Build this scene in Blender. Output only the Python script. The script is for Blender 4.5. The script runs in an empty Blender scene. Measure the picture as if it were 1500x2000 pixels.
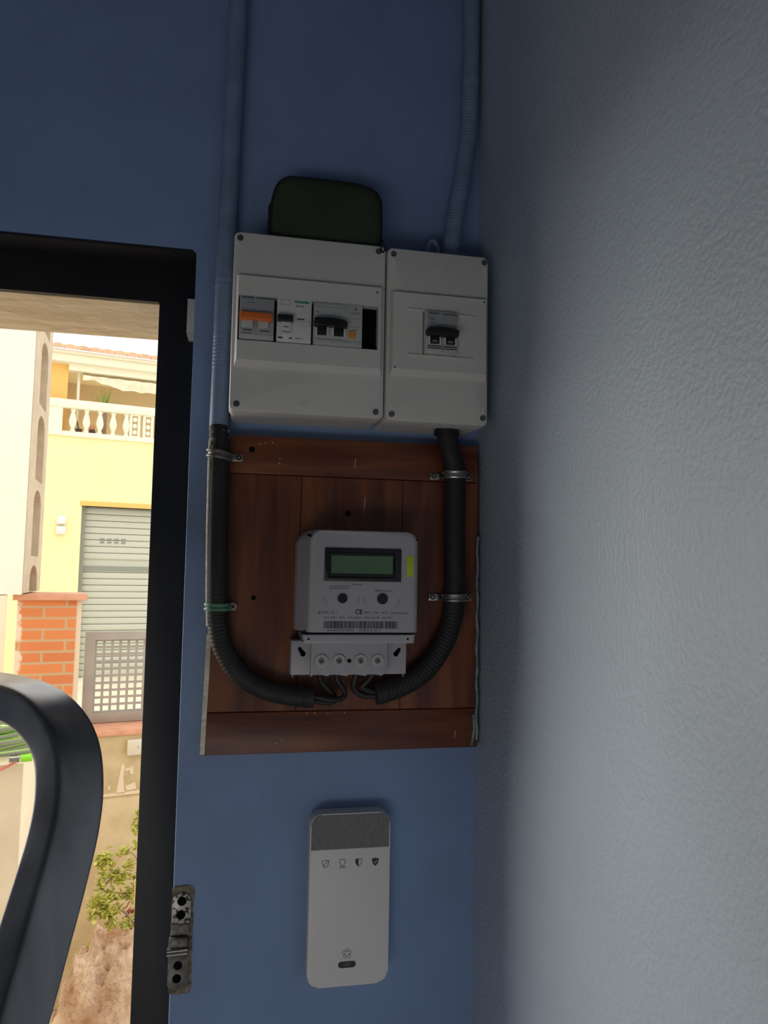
import bpy, bmesh, math, random
from math import pi, sin, cos, radians
from mathutils import Vector, Matrix, noise

# ------------------------------------------------------------------ camera, world, lights, exposure
S = bpy.context.scene
COL = S.collection
S.view_settings.view_transform = 'Standard'
S.view_settings.look = 'None'
S.view_settings.gamma = 1.0
S.view_settings.use_curve_mapping = False
S.view_settings.exposure = 0.0
S.cycles.use_denoising = True
S.cycles.max_bounces = 10
S.cycles.diffuse_bounces = 6

EYE = Vector((0.0, -0.85, 1.55))
_y, _p, _r = radians(-11.426), radians(4.845), radians(0.955)
_f = Vector((-sin(_y) * cos(_p), cos(_y) * cos(_p), sin(_p)))
_rt = _f.cross(Vector((0, 0, 1))).normalized()
_up = _rt.cross(_f)
_r2 = cos(_r) * _rt + sin(_r) * _up
_u2 = -sin(_r) * _rt + cos(_r) * _up
cam_d = bpy.data.cameras.new('camera')
cam = bpy.data.objects.new('camera', cam_d)
COL.objects.link(cam)
_m = Matrix((_r2, _u2, -_f)).transposed().to_4x4()
_m.translation = EYE
cam.matrix_world = _m
cam_d.sensor_fit = 'VERTICAL'
cam_d.sensor_height = 36.0
cam_d.lens = 36.0 * 1500 / 2000
cam_d.clip_start = 0.02
cam_d.clip_end = 200
S.camera = cam

W = bpy.data.worlds.new('sky')
S.world = W
W.use_nodes = True
bg = W.node_tree.nodes['Background']
bg.inputs['Color'].default_value = (1.0, 0.97, 0.93, 1)
bg.inputs['Strength'].default_value = 1.7

sun_d = bpy.data.lights.new('sun', 'SUN')
sun_d.energy = 4.0
sun_d.angle = radians(50)
sun_d.color = (1.0, 0.95, 0.84)
sun = bpy.data.objects.new('sun', sun_d)
COL.objects.link(sun)
_sd = Vector((-sin(radians(50)) * cos(radians(4)), cos(radians(50)) * cos(radians(4)), sin(radians(4))))
sun.rotation_euler = _sd.to_track_quat('Z', 'Y').to_euler()      # broad low hazy sun shining in through the doorway from the left

# unseen fill lamp added low behind the camera to brighten the room
gl_d = bpy.data.lights.new('room_fill', 'AREA')
gl_d.shape = 'RECTANGLE'
gl_d.size = 1.7
gl_d.size_y = 0.6
gl_d.energy = 9.4
gl_d.color = (1.0, 0.97, 0.93)
gl = bpy.data.objects.new('room_fill', gl_d)
COL.objects.link(gl)
gl.location = (-0.85, -2.18, 0.36)
gl.rotation_euler = (radians(90), 0, 0)

# ------------------------------------------------------------------ materials
def mat(name, col, rough=0.6, metal=0.0, spec=0.5, var=0.0, vscale=20.0, bump=0.0, bscale=200.0, bdist=0.001,
        col2=None, detail=4.0, stretch=None, ramp=(0.35, 0.65)):
    m = bpy.data.materials.new(name)
    m.use_nodes = True
    nt = m.node_tree
    b = nt.nodes['Principled BSDF']
    b.inputs['Roughness'].default_value = rough
    b.inputs['Metallic'].default_value = metal
    b.inputs['Specular IOR Level'].default_value = spec
    b.inputs['Base Color'].default_value = (*col, 1)
    tc = nt.nodes.new('ShaderNodeTexCoord')
    vec = tc.outputs['Object']
    if stretch:
        mp = nt.nodes.new('ShaderNodeMapping')
        mp.inputs['Scale'].default_value = stretch
        nt.links.new(vec, mp.inputs['Vector'])
        vec = mp.outputs['Vector']
    if var > 0 or col2:
        n = nt.nodes.new('ShaderNodeTexNoise')
        n.inputs['Scale'].default_value = vscale
        n.inputs['Detail'].default_value = detail
        nt.links.new(vec, n.inputs['Vector'])
        r = nt.nodes.new('ShaderNodeValToRGB')
        if col2 is None:
            c1 = tuple(max(0, c * (1 - var)) for c in col)
            c2 = tuple(min(1, c * (1 + var)) for c in col)
        else:
            c1, c2 = col, col2
        r.color_ramp.elements[0].color = (*c1, 1)
        r.color_ramp.elements[1].color = (*c2, 1)
        r.color_ramp.elements[0].position, r.color_ramp.elements[1].position = ramp
        nt.links.new(n.outputs['Fac'], r.inputs['Fac'])
        nt.links.new(r.outputs['Color'], b.inputs['Base Color'])
    if bump > 0:
        n2 = nt.nodes.new('ShaderNodeTexNoise')
        n2.inputs['Scale'].default_value = bscale
        n2.inputs['Detail'].default_value = 3.0
        nt.links.new(tc.outputs['Object'], n2.inputs['Vector'])
        bp = nt.nodes.new('ShaderNodeBump')
        bp.inputs['Strength'].default_value = bump
        bp.inputs['Distance'].default_value = bdist
        nt.links.new(n2.outputs['Fac'], bp.inputs['Height'])
        nt.links.new(bp.outputs['Normal'], b.inputs['Normal'])
    return m

M = {}
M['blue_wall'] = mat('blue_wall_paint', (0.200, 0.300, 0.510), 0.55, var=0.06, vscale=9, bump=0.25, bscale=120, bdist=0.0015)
M['blue_side'] = mat('right_wall_blue', (0.395, 0.470, 0.565), 0.5, var=0.03, vscale=6, bump=0.55, bscale=230, bdist=0.0022)  # paler, greyer blue than on the front wall
M['pipe_paint'] = mat('blue_conduit_paint', (0.175, 0.255, 0.40), 0.45, var=0.10, vscale=60)
M['room'] = mat('room_plaster', (0.40, 0.43, 0.47), 0.7)
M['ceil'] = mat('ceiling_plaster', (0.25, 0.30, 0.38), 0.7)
M['floor'] = mat('floor_tile', (0.36, 0.31, 0.26), 0.5)
M['frame'] = mat('black_frame_paint', (0.012, 0.012, 0.015), 0.45, var=0.2, vscale=15)
M['white_pl'] = mat('white_plastic', (0.62, 0.61, 0.59), 0.45, var=0.03, vscale=14)
M['white_pl2'] = mat('bright_white_plastic', (0.72, 0.71, 0.70), 0.4)
M['meter_pl'] = mat('meter_plastic', (0.46, 0.44, 0.47), 0.42)
M['gray_pl'] = mat('gray_plastic', (0.36, 0.37, 0.38), 0.45)
M['mid_pl'] = mat('light_gray_plastic', (0.50, 0.51, 0.50), 0.45)
M['black_pl'] = mat('black_plastic', (0.012, 0.012, 0.014), 0.4)
M['black_hole'] = mat('dark_hollow', (0.004, 0.004, 0.005), 0.9, spec=0.1)
M['orange'] = mat('orange_plastic', (0.75, 0.17, 0.03), 0.4)
M['amber'] = mat('amber_plastic', (0.70, 0.30, 0.05), 0.45)
M['ink'] = mat('dark_print', (0.05, 0.05, 0.06), 0.7)
M['ink_soft'] = mat('grey_print', (0.15, 0.145, 0.165), 0.7)
M['ink_green'] = mat('green_print', (0.03, 0.26, 0.09), 0.6)
M['ink_dgreen'] = mat('dark_green_print', (0.015, 0.06, 0.045), 0.6)
M['ink_gray'] = mat('grey_lettering', (0.20, 0.20, 0.20), 0.6)
M['lime'] = mat('lime_label', (0.46, 0.62, 0.03), 0.5)
M['lcd'] = mat('green_display', (0.10, 0.19, 0.10), 0.15)
M['steel'] = mat('steel', (0.45, 0.44, 0.42), 0.35, metal=1.0, var=0.2, vscale=300)
M['screw'] = mat('screw_steel', (0.5, 0.5, 0.5), 0.3, metal=1.0)
M['oldsteel'] = mat('tarnished_steel', (0.50, 0.47, 0.45), 0.45, metal=0.6, col2=(0.06, 0.045, 0.035), vscale=260, ramp=(0.50, 0.60))
M['dullsteel'] = mat('dull_painted_steel', (0.16, 0.15, 0.14), 0.5, metal=0.4, var=0.35, vscale=200)
M['chip'] = mat('chipped_plaster', (0.10, 0.075, 0.045), 0.9, col2=(0.30, 0.26, 0.18), vscale=180, bump=0.6, bscale=400)
M['tube_black'] = mat('black_conduit', (0.012, 0.0115, 0.012), 0.62, col2=(0.019, 0.018, 0.019), vscale=90)
M['cable_black'] = mat('black_cable', (0.016, 0.015, 0.015), 0.5)
M['green_paint'] = mat('green_paint', (0.10, 0.26, 0.17), 0.5, var=0.2, vscale=90)
M['green_flake'] = mat('old_green_paint', (0.10, 0.20, 0.17), 0.7, col2=(0.30, 0.38, 0.42), vscale=120)
M['cream_edge'] = mat('pale_cream', (0.80, 0.74, 0.60), 0.7, var=0.2, vscale=160)  # shared by edge strip, scratches, splinters and the pipe's coloured-in highlight
M['pouch'] = mat('dark_green_canvas', (0.034, 0.050, 0.024), 0.85, var=0.12, vscale=18, bump=0.4, bscale=1200, bdist=0.0004)
M['piping'] = mat('black_piping', (0.007, 0.008, 0.009), 0.7)
M['fabric'] = mat('grey_speaker_fabric', (0.14, 0.14, 0.135), 0.9, col2=(0.26, 0.26, 0.25), vscale=900, stretch=(0.35, 1, 1.6), bump=0.5, bscale=1500, bdist=0.0004)
M['hand_black'] = mat('worn_black_metal', (0.16, 0.16, 0.17), 0.27, metal=0.75, col2=(0.27, 0.275, 0.285), vscale=38, stretch=(1, 1, 0.2), spec=0.6, ramp=(0.3, 0.6))


def wood(name, axis, seed):
    m = bpy.data.materials.new(name)
    m.use_nodes = True
    nt = m.node_tree
    b = nt.nodes['Principled BSDF']
    b.inputs['Roughness'].default_value = 0.42
    tc = nt.nodes.new('ShaderNodeTexCoord')
    mp = nt.nodes.new('ShaderNodeMapping')
    mp.inputs['Location'].default_value = (seed, seed * 0.3, seed * 0.7)
    mp.inputs['Scale'].default_value = (1, 1, 9) if axis == 'x' else (9, 1, 1)
    nt.links.new(tc.outputs['Object'], mp.inputs['Vector'])
    n = nt.nodes.new('ShaderNodeTexNoise')
    n.inputs['Scale'].default_value = 6
    n.inputs['Detail'].default_value = 8
    n.inputs['Distortion'].default_value = 0.6
    nt.links.new(mp.outputs['Vector'], n.inputs['Vector'])
    r = nt.nodes.new('ShaderNodeValToRGB')
    r.color_ramp.elements[0].color = (0.085, 0.021, 0.011, 1)
    r.color_ramp.elements[1].color = (0.235, 0.074, 0.025, 1)
    r.color_ramp.elements[0].position, r.color_ramp.elements[1].position = 0.33, 0.68
    e = r.color_ramp.elements.new(0.5)
    e.color = (0.150, 0.041, 0.017, 1)
    nt.links.new(n.outputs['Fac'], r.inputs['Fac'])
    nt.links.new(r.outputs['Color'], b.inputs['Base Color'])
    return m

M['wood_h'] = wood('varnished_pine_horizontal', 'x', 1.7)
M['wood_v'] = wood('varnished_pine_vertical', 'z', 4.2)

# outdoors
M['yellow_wall'] = mat('yellow_render', (0.86, 0.78, 0.42), 0.8, var=0.05, vscale=1.2)
M['ochre'] = mat('ochre_paint', (0.80, 0.48, 0.14), 0.8)
M['cream'] = mat('cream_paint', (0.80, 0.76, 0.60), 0.8)
M['terrace_in'] = mat('terrace_wall_paint', (0.62, 0.50, 0.36), 0.8)
M['shutter'] = mat('grey_green_shutter', (0.52, 0.52, 0.44), 0.6)
M['shutter_dark'] = mat('dark_shutter_strip', (0.24, 0.25, 0.21), 0.6)
M['tile'] = mat('clay_roof_tile', (0.62, 0.40, 0.25), 0.8, var=0.15, vscale=6)
M['awning'] = mat('cream_awning_cloth', (0.80, 0.70, 0.52), 0.9, var=0.08, vscale=8)
M['palm'] = mat('palm_leaf', (0.30, 0.48, 0.12), 0.6)
M['pot'] = mat('dark_pot', (0.10, 0.06, 0.05), 0.7)
M['white_render'] = mat('white_render', (0.90, 0.81, 0.70), 0.8, var=0.02, vscale=3)
M['beige_render'] = mat('beige_render', (0.82, 0.70, 0.52), 0.85, var=0.06, vscale=9, bump=0.3, bscale=60, bdist=0.003)
M['garden_render'] = mat('sandy_render', (0.50, 0.39, 0.22), 0.85, col2=(0.62, 0.50, 0.31), vscale=9, bump=0.4, bscale=60, bdist=0.004)
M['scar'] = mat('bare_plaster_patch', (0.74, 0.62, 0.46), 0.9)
M['concrete'] = mat('beige_concrete', (0.52, 0.43, 0.31), 0.85, var=0.08, vscale=14, bump=0.3, bscale=90, bdist=0.003)
M['outer_bounce'] = mat('outer_cream_bounce', (0.80, 0.72, 0.58), 0.85)
M['soffit'] = mat('outer_soffit_plaster', (0.76, 0.60, 0.38), 0.85, col2=(0.88, 0.72, 0.50), vscale=10, stretch=(1, 5, 1), bump=0.6, bscale=40, bdist=0.01)
M['steel_gate'] = mat('grey_metal_paint', (0.36, 0.33, 0.29), 0.5, var=0.05, vscale=10)
M['pink_tile'] = mat('terracotta_coping', (0.66, 0.34, 0.22), 0.7, var=0.08, vscale=20)
M['soil'] = mat('dry_soil', (0.46, 0.36, 0.24), 0.95, var=0.25, vscale=20, bump=0.5, bscale=60, bdist=0.01)
M['street'] = mat('pale_street', (0.74, 0.70, 0.55), 0.9, var=0.04, vscale=2)
M['rock'] = mat('tan_travertine', (0.36, 0.20, 0.10), 0.9, col2=(0.66, 0.50, 0.36), vscale=9, detail=8, bump=0.9, bscale=45, bdist=0.02)
M['stem'] = mat('grey_brown_stem', (0.34, 0.24, 0.19), 0.8)
M['leaf'] = mat('succulent_leaf', (0.34, 0.38, 0.05), 0.5, col2=(0.62, 0.58, 0.16), vscale=30)
M['stalk'] = mat('dry_yellow_stalk', (0.70, 0.52, 0.20), 0.7)
M['red_leaf'] = mat('reddish_brown_leaf', (0.34, 0.12, 0.06), 0.7)
M['hose_gray'] = mat('grey_hose', (0.25, 0.25, 0.20), 0.5)
M['hose_green'] = mat('green_hose_stripe', (0.28, 0.50, 0.13), 0.5)
M['hose_lime'] = mat('bright_green_fitting', (0.30, 0.78, 0.04), 0.4)
M['cord'] = mat('coral_cord', (0.75, 0.30, 0.20), 0.6)
M['switch_box'] = mat('cream_box_plastic', (0.66, 0.62, 0.50), 0.6)


def brick_material():
    m = bpy.data.materials.new('orange_brickwork')
    m.use_nodes = True
    nt = m.node_tree
    b = nt.nodes['Principled BSDF']
    b.inputs['Roughness'].default_value = 0.85
    tc = nt.nodes.new('ShaderNodeTexCoord')
    mp = nt.nodes.new('ShaderNodeMapping')
    mp.inputs['Rotation'].default_value = (radians(90), 0, 0)
    mp.inputs['Location'].default_value = (0.02, 0.0, 0)
    nt.links.new(tc.outputs['Object'], mp.inputs['Vector'])
    br = nt.nodes.new('ShaderNodeTexBrick')
    br.inputs['Color1'].default_value = (0.72, 0.26, 0.09, 1)
    br.inputs['Color2'].default_value = (0.62, 0.20, 0.08, 1)
    br.inputs['Mortar'].default_value = (0.55, 0.38, 0.22, 1)
    br.inputs['Scale'].default_value = 1.0
    br.inputs['Mortar Size'].default_value = 0.006
    br.inputs['Brick Width'].default_value = 0.19
    br.inputs['Row Height'].default_value = 0.050
    nt.links.new(mp.outputs['Vector'], br.inputs['Vector'])
    # whitish efflorescence towards one side
    n = nt.nodes.new('ShaderNodeTexNoise')
    n.inputs['Scale'].default_value = 22
    n.inputs['Detail'].default_value = 6
    nt.links.new(tc.outputs['Object'], n.inputs['Vector'])
    sx = nt.nodes.new('ShaderNodeSeparateXYZ')
    nt.links.new(tc.outputs['Object'], sx.inputs['Vector'])
    mr = nt.nodes.new('ShaderNodeMapRange')
    mr.inputs['From Min'].default_value = -0.04
    mr.inputs['From Max'].default_value = -0.14
    nt.links.new(sx.outputs['X'], mr.inputs['Value'])
    ml = nt.nodes.new('ShaderNodeMath')
    ml.operation = 'MULTIPLY'
    nt.links.new(mr.outputs['Result'], ml.inputs[0])
    nt.links.new(n.outputs['Fac'], ml.inputs[1])
    r = nt.nodes.new('ShaderNodeValToRGB')
    r.color_ramp.elements[0].position, r.color_ramp.elements[1].position = 0.33, 0.42
    nt.links.new(ml.outputs['Value'], r.inputs['Fac'])
    mx = nt.nodes.new('ShaderNodeMixRGB')
    mx.inputs['Color2'].default_value = (0.78, 0.66, 0.55, 1)
    nt.links.new(r.outputs['Color'], mx.inputs['Fac'])
    nt.links.new(br.outputs['Color'], mx.inputs['Color1'])
    nt.links.new(mx.outputs['Color'], b.inputs['Base Color'])
    return m

M['brick'] = brick_material()

# ------------------------------------------------------------------ helpers
OUT = radians(14)            # the street side is turned 14 degrees against our wall
RZ = Matrix.Rotation(OUT, 4, 'Z')
BASE = {}


def thing(name, label, cat, loc=(0, 0, 0), group=None, out=False):
    o = bpy.data.objects.new(name, None)
    o.empty_display_size = 0.02
    COL.objects.link(o)
    loc = Vector(loc)
    BASE[o.name] = loc
    if out:
        o.location = RZ @ loc
        o.rotation_euler = (0, 0, OUT)
    else:
        o.location = loc
    o['label'] = label
    o['category'] = cat
    if group:
        o['group'] = group
    return o


def finish(bm, smooth):
    bmesh.ops.recalc_face_normals(bm, faces=bm.faces[:])
    me = bpy.data.meshes.new('mesh')
    bm.to_mesh(me)
    bm.free()
    if smooth:
        me.shade_smooth()
        me.set_sharp_from_angle(angle=radians(smooth if smooth is not True else 38))
    return me


def obj(name, bm, m, parent=None, loc=(0, 0, 0), out=False, label=None, smooth=True):
    """links a bmesh (in scene or street coordinates) as one object"""
    base = BASE[parent.name] if parent else Vector(loc)
    bmesh.ops.translate(bm, vec=-base, verts=bm.verts[:])
    me = finish(bm, smooth)
    me.name = name
    for mm in (m if isinstance(m, (list, tuple)) else [m]):
        me.materials.append(M[mm])
    o = bpy.data.objects.new(name, me)
    COL.objects.link(o)
    BASE[o.name] = base
    if parent:
        o.parent = parent
    elif out:
        o.location = RZ @ base
        o.rotation_euler = (0, 0, OUT)
    else:
        o.location = base
    if label:
        o['label'] = label
    return o


def tag(o, label, cat, group=None):
    o['label'] = label
    o['category'] = cat
    if group:
        o['group'] = group
    return o


def struct(o, label=None):
    o['kind'] = 'structure'
    if label:
        o['label'] = label
    return o


def B():
    return bmesh.new()


def box(bm, x0, x1, y0, y1, z0, z1, r=0.0, seg=2, mi=0, rot=None):
    """axis box; rot = (matrix about its centre)"""
    c = Vector(((x0 + x1) / 2, (y0 + y1) / 2, (z0 + z1) / 2))
    g = bmesh.ops.create_cube(bm, size=1.0)
    vs = g['verts']
    for v in vs:
        v.co = Vector((v.co.x * abs(x1 - x0), v.co.y * abs(y1 - y0), v.co.z * abs(z1 - z0)))
    if rot is not None:
        for v in vs:
            v.co = rot @ v.co
    for v in vs:
        v.co += c
    if mi:
        for f in {f for v in vs for f in v.link_faces}:
            f.material_index = mi
    if r > 0:
        es = list({e for v in vs for e in v.link_edges})
        bmesh.ops.bevel(bm, geom=es, offset=r, segments=seg, profile=0.5, affect='EDGES', clamp_overlap=True)
    return bm


def cyl(bm, c, r, h, axis='y', n=24, r2=None, mi=0):
    """cylinder centred at c"""
    rot = {'z': Matrix.Identity(3), 'y': Matrix.Rotation(pi / 2, 3, 'X'), 'x': Matrix.Rotation(pi / 2, 3, 'Y')}[axis]
    g = bmesh.ops.create_cone(bm, cap_ends=True, segments=n, radius1=r, radius2=r if r2 is None else r2, depth=h)
    for v in g['verts']:
        v.co = rot @ v.co + Vector(c)
    if mi:
        for f in {f for v in g['verts'] for f in v.link_faces}:
            f.material_index = mi
    return bm


def loft(bm, rings, cap0=True, cap1=True, mi=0):
    vr = [[bm.verts.new(p) for p in ring] for ring in rings]
    n = len(rings[0])
    for a, b in zip(vr, vr[1:]):
        for i in range(n):
            j = (i + 1) % n
            f = bm.faces.new((a[i], a[j], b[j], b[i]))
            f.material_index = mi
    if cap0:
        bm.faces.new(vr[0]).material_index = mi
    if cap1:
        bm.faces.new(list(reversed(vr[-1]))).material_index = mi
    return bm


def prism(bm, pts, y0, y1, bev=0.0, seg=2, mi=0):
    """outline pts (x, z) extruded along y from y0 (back) to y1 (front, smaller y); front rim bevelled"""
    a = [bm.verts.new((x, y0, z)) for x, z in pts]
    b = [bm.verts.new((x, y1, z)) for x, z in pts]
    n = len(pts)
    for i in range(n):
        j = (i + 1) % n
        bm.faces.new((a[i], a[j], b[j], b[i])).material_index = mi
    bm.faces.new(a).material_index = mi
    fr = bm.faces.new(list(reversed(b)))
    fr.material_index = mi
    if bev > 0:
        bmesh.ops.bevel(bm, geom=list(fr.edges), offset=bev, segments=seg, profile=0.5, affect='EDGES', clamp_overlap=True)
    return bm


def rrect(x0, x1, z0, z1, r, n=6, rs=None):
    """rounded rectangle outline; rs = radii bl, br, tr, tl"""
    rs = rs or (r, r, r, r)
    out = []
    for (cx, cz, a0), rr in zip(((x0, z0, pi), (x1, z0, 1.5 * pi), (x1, z1, 0), (x0, z1, 0.5 * pi)), rs):
        ox = cx + (rr if cx == x0 else -rr)
        oz = cz + (rr if cz == z0 else -rr)
        for k in range(n + 1):
            t = a0 + k / n * pi / 2
            out.append((ox + rr * cos(t), oz + rr * sin(t)))
    return out


def ring_plate(bm, o, i, y0, y1, ch=0.0, mi=0, chi=0.0):
    """rectangular frame: outer o=(x0,x1,z0,z1), inner opening i; y0 back, y1 front; ch = outer chamfer"""
    def R(q, y, s=0.0):
        a, b_, c, d = s if isinstance(s, tuple) else (s, s, s, s)
        return [(q[0] + a, y, q[2] + c), (q[1] - b_, y, q[2] + c), (q[1] - b_, y, q[3] - d), (q[0] + a, y, q[3] - d)]
    dep = 0.0045 if isinstance(ch, tuple) else ch * 0.6
    loops = [R(i, y0), R(o, y0), R(o, y1 + dep), R(o, y1, ch), R(i, y1, -chi), R(i, y0 if chi == 0 else y1 + chi)]
    vr = [[bm.verts.new(p) for p in L] for L in loops[:5]]
    seq = vr + [vr[0]]
    for a, b in zip(seq, seq[1:]):
        for k in range(4):
            j = (k + 1) % 4
            bm.faces.new((a[k], a[j], b[j], b[k])).material_index = mi
    return bm


def smooth_path(pts, k=8):
    P = [Vector(p) for p in pts]
    P = [P[0] * 2 - P[1]] + P + [P[-1] * 2 - P[-2]]
    out = []
    for i in range(1, len(P) - 2):
        p0, p1, p2, p3 = P[i - 1:i + 3]
        for s in range(k):
            t = s / k
            out.append(0.5 * ((2 * p1) + (p2 - p0) * t + (2 * p0 - 5 * p1 + 4 * p2 - p3) * t * t + (3 * p1 - p0 - 3 * p2 + p3) * t ** 3))
    out.append(P[-2])
    return out


def resample(path, step):
    out = [path[0].copy()]
    acc = 0.0
    for a, b in zip(path, path[1:]):
        L = (b - a).length
        if L == 0:
            continue
        d = step - acc
        while d <= L:
            out.append(a.lerp(b, d / L))
            d += step
        acc = L - (d - step)
    out.append(path[-1].copy())
    return out


def sweep(bm, path, rad, n=14, profile=None, up=(0, 1, 0), mi=0, stripe=None, cap=True, fixed=False):
    """tube along path; rad number or function(s); profile = list of (a, b) in frame (side, up)"""
    path = [Vector(p) for p in path]
    prof = profile or [(cos(2 * pi * k / n), sin(2 * pi * k / n)) for k in range(n)]
    rings = []
    s = 0.0
    u = Vector(up)
    for i, p in enumerate(path):
        t = (path[min(i + 1, len(path) - 1)] - path[max(i - 1, 0)]).normalized()
        u = Vector(up) if fixed else u
        u = (u - t * u.dot(t)).normalized()
        side = t.cross(u)
        if i:
            s += (p - path[i - 1]).length
        r = rad(s) if callable(rad) else rad
        rings.append([bm.verts.new(p + side * a * r + u * b * r) for a, b in prof])
    m = len(prof)
    for a, b in zip(rings, rings[1:]):
        for k in range(m):
            j = (k + 1) % m
            f = bm.faces.new((a[k], a[j], b[j], b[k]))
            f.material_index = stripe[k] if stripe else mi
    if cap:
        bm.faces.new(rings[0]).material_index = mi
        bm.faces.new(list(reversed(rings[-1]))).material_index = mi
    return bm


def text_bm(bm, s, x, y, z, size, align='LEFT', depth=0.0001, slant=0.0, sx=1.0, bold=0.0):
    cu = bpy.data.curves.new('t', 'FONT')
    cu.body = s
    cu.size = size
    cu.align_x = align
    cu.align_y = 'CENTER'
    cu.extrude = depth
    cu.resolution_u = 2
    cu.shear = slant
    cu.offset = bold
    o = bpy.data.objects.new('t', cu)
    COL.objects.link(o)
    dg = bpy.context.evaluated_depsgraph_get()
    me = bpy.data.meshes.new_from_object(o.evaluated_get(dg))
    m = Matrix.Translation((x, y, z)) @ Matrix.Rotation(pi / 2, 4, 'X') @ Matrix.Diagonal((sx, 1, 1, 1))
    me.transform(m)
    bm.from_mesh(me)
    bpy.data.objects.remove(o)
    bpy.data.curves.remove(cu)
    bpy.data.meshes.remove(me)
    return bm


def dup(root, loc, label):
    r = root.copy()
    COL.objects.link(r)
    r.location = loc
    r['label'] = label
    for ch in list(root.children):
        c = ch.copy()
        COL.objects.link(c)
        c.parent = r
        for g in ch.children:
            d = g.copy()
            COL.objects.link(d)
            d.parent = c
    return r

# ------------------------------------------------------------------ the room
XR = 0.2815       # right wall
XD = -0.0425      # right edge of the doorway
ZD = 1.9105       # top of the doorway
XL = -0.93        # left edge of the doorway
WT = 0.205        # wall thickness
XW, YB, ZC = -2.3, -2.2, 2.75

bm = B()
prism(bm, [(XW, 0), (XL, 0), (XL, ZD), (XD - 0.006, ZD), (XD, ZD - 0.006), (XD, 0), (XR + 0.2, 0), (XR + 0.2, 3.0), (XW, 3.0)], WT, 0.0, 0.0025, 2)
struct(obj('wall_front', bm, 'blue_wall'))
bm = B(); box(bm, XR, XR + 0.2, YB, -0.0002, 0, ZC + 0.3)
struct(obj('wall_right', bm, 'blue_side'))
bm = B(); box(bm, XW - 0.2, XW, YB, WT, 0, ZC + 0.3)
struct(obj('wall_left', bm, 'room'))
bm = B(); box(bm, XW - 0.2, XR + 0.2, YB - 0.2, YB, 0, ZC + 0.3)
struct(obj('wall_back', bm, 'room'))
bm = B(); box(bm, XW - 0.2, XR + 0.2, YB - 0.2, WT + 0.05, -0.15, 0.0)
struct(obj('floor', bm, 'floor'))
bm = B(); box(bm, XW - 0.2, XR + 0.2, YB - 0.2, -0.0002, ZC, ZC + 0.25)
struct(obj('ceiling', bm, 'ceil'))

bm = B()
ring_plate(bm, (XW - 0.2, XR + 0.2, -0.36, 3.0), (XL, XD, 0.0, ZD), WT + 0.012, WT + 0.0002)  # pale layer added out of view to throw light on the low side wall
struct(obj('outer_bounce_layer', bm, 'outer_bounce'), 'unseen pale layer added on the outer wall face to bounce daylight')

# steel door frame set back in the opening, and the plastered soffit outside it
bm = B()
FJ, FT = -0.0850, 1.8645
prism(bm, [(XL, 0), (XL + 0.05, 0), (XL + 0.05, FT), (FJ - 0.003, FT), (FJ, FT - 0.003), (FJ, 0), (XD, 0), (XD, ZD), (XL, ZD)], 0.062, 0.05, 0.002, 2)
df = struct(obj('door_1', bm, 'frame'))
bm = B()
box(bm, XL, XD, 0.063, WT, FT - 0.001, ZD + 0.09)
struct(obj('trim_1', bm, 'soffit'))
bm = B()
box(bm, XL, XD, 0.006, 0.05, ZD - 0.0035, ZD - 0.0005)
struct(obj('trim_2', bm, 'frame'))

# ------------------------------------------------------------------ plywood / pine meter board
t = thing('meter_board', 'reddish brown varnished wooden backing board behind the electricity meter', 'wooden board', (0.13, 0.0, 1.363))
x0, x1, yf = -0.0165, 0.2768, -0.020
bm = B(); prism(bm, [(x0 + 0.002, 1.6585), (x1, 1.6585), (x1 - 0.001, 1.7005), (x0 + 0.016, 1.6995)], -0.0002, yf, 0.0008, 2)
obj('top_rail', bm, 'wood_h', t)
bm = B(); prism(bm, [(x0 - 0.0005, 1.3635), (x1 + 0.0008, 1.3645), (x1 + 0.0005, 1.4065), (x0, 1.4065)], -0.0002, yf, 0.0008, 2)
obj('bottom_rail', bm, 'wood_h', t)
bm = B()
for a, b in ((x0 + 0.001, 0.0758), (0.0762, 0.1888), (0.1892, x1)):
    prism(bm, [(a, 1.4071), (b, 1.4071), (b, 1.6579), (a, 1.6579)], -0.0002, yf + 0.0008, 0.0005, 1)
obj('centre_panel', bm, 'wood_v', t)
bm = B()      # cream strip down the left edge
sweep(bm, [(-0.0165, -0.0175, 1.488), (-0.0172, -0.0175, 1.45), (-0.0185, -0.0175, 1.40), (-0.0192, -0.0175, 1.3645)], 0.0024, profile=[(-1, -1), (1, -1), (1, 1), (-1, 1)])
obj('edge_strip', bm, 'cream_edge', t, label='cream strip down the left edge of the board')
random.seed(5)
bm = B()      # green paint smears down the right edge
pth = [(x1 - 0.0005 + 0.0006 * sin(k * 1.7), yf - 0.0002, 1.372 + k * 0.0098) for k in range(24)]
sweep(bm, smooth_path(pth, 3), lambda s: 0.0013 + 0.0010 * abs(noise.noise(Vector((s * 45, 0, 3)))), n=8)
sweep(bm, [(x1 - 0.006, yf - 0.0003, 1.3665), (x1 - 0.003, yf - 0.0003, 1.385), (x1 - 0.004, yf - 0.0003, 1.40)], 0.0016, n=8)
obj('paint_smear', bm, 'green_flake', t, label='old green and blue paint smeared down the right edge')
for x, z, r in ((0.0216, 1.6845, 0.0032), (0.1276, 1.6185, 0.0030), (0.0281, 1.5258, 0.0024), (0.1262, 1.4205, 0.0026)):
    bm = B()
    cyl(bm, (x, yf - 0.0001, z), r, 0.0006, n=14)
    obj('knot', bm, 'black_hole', t)
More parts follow.
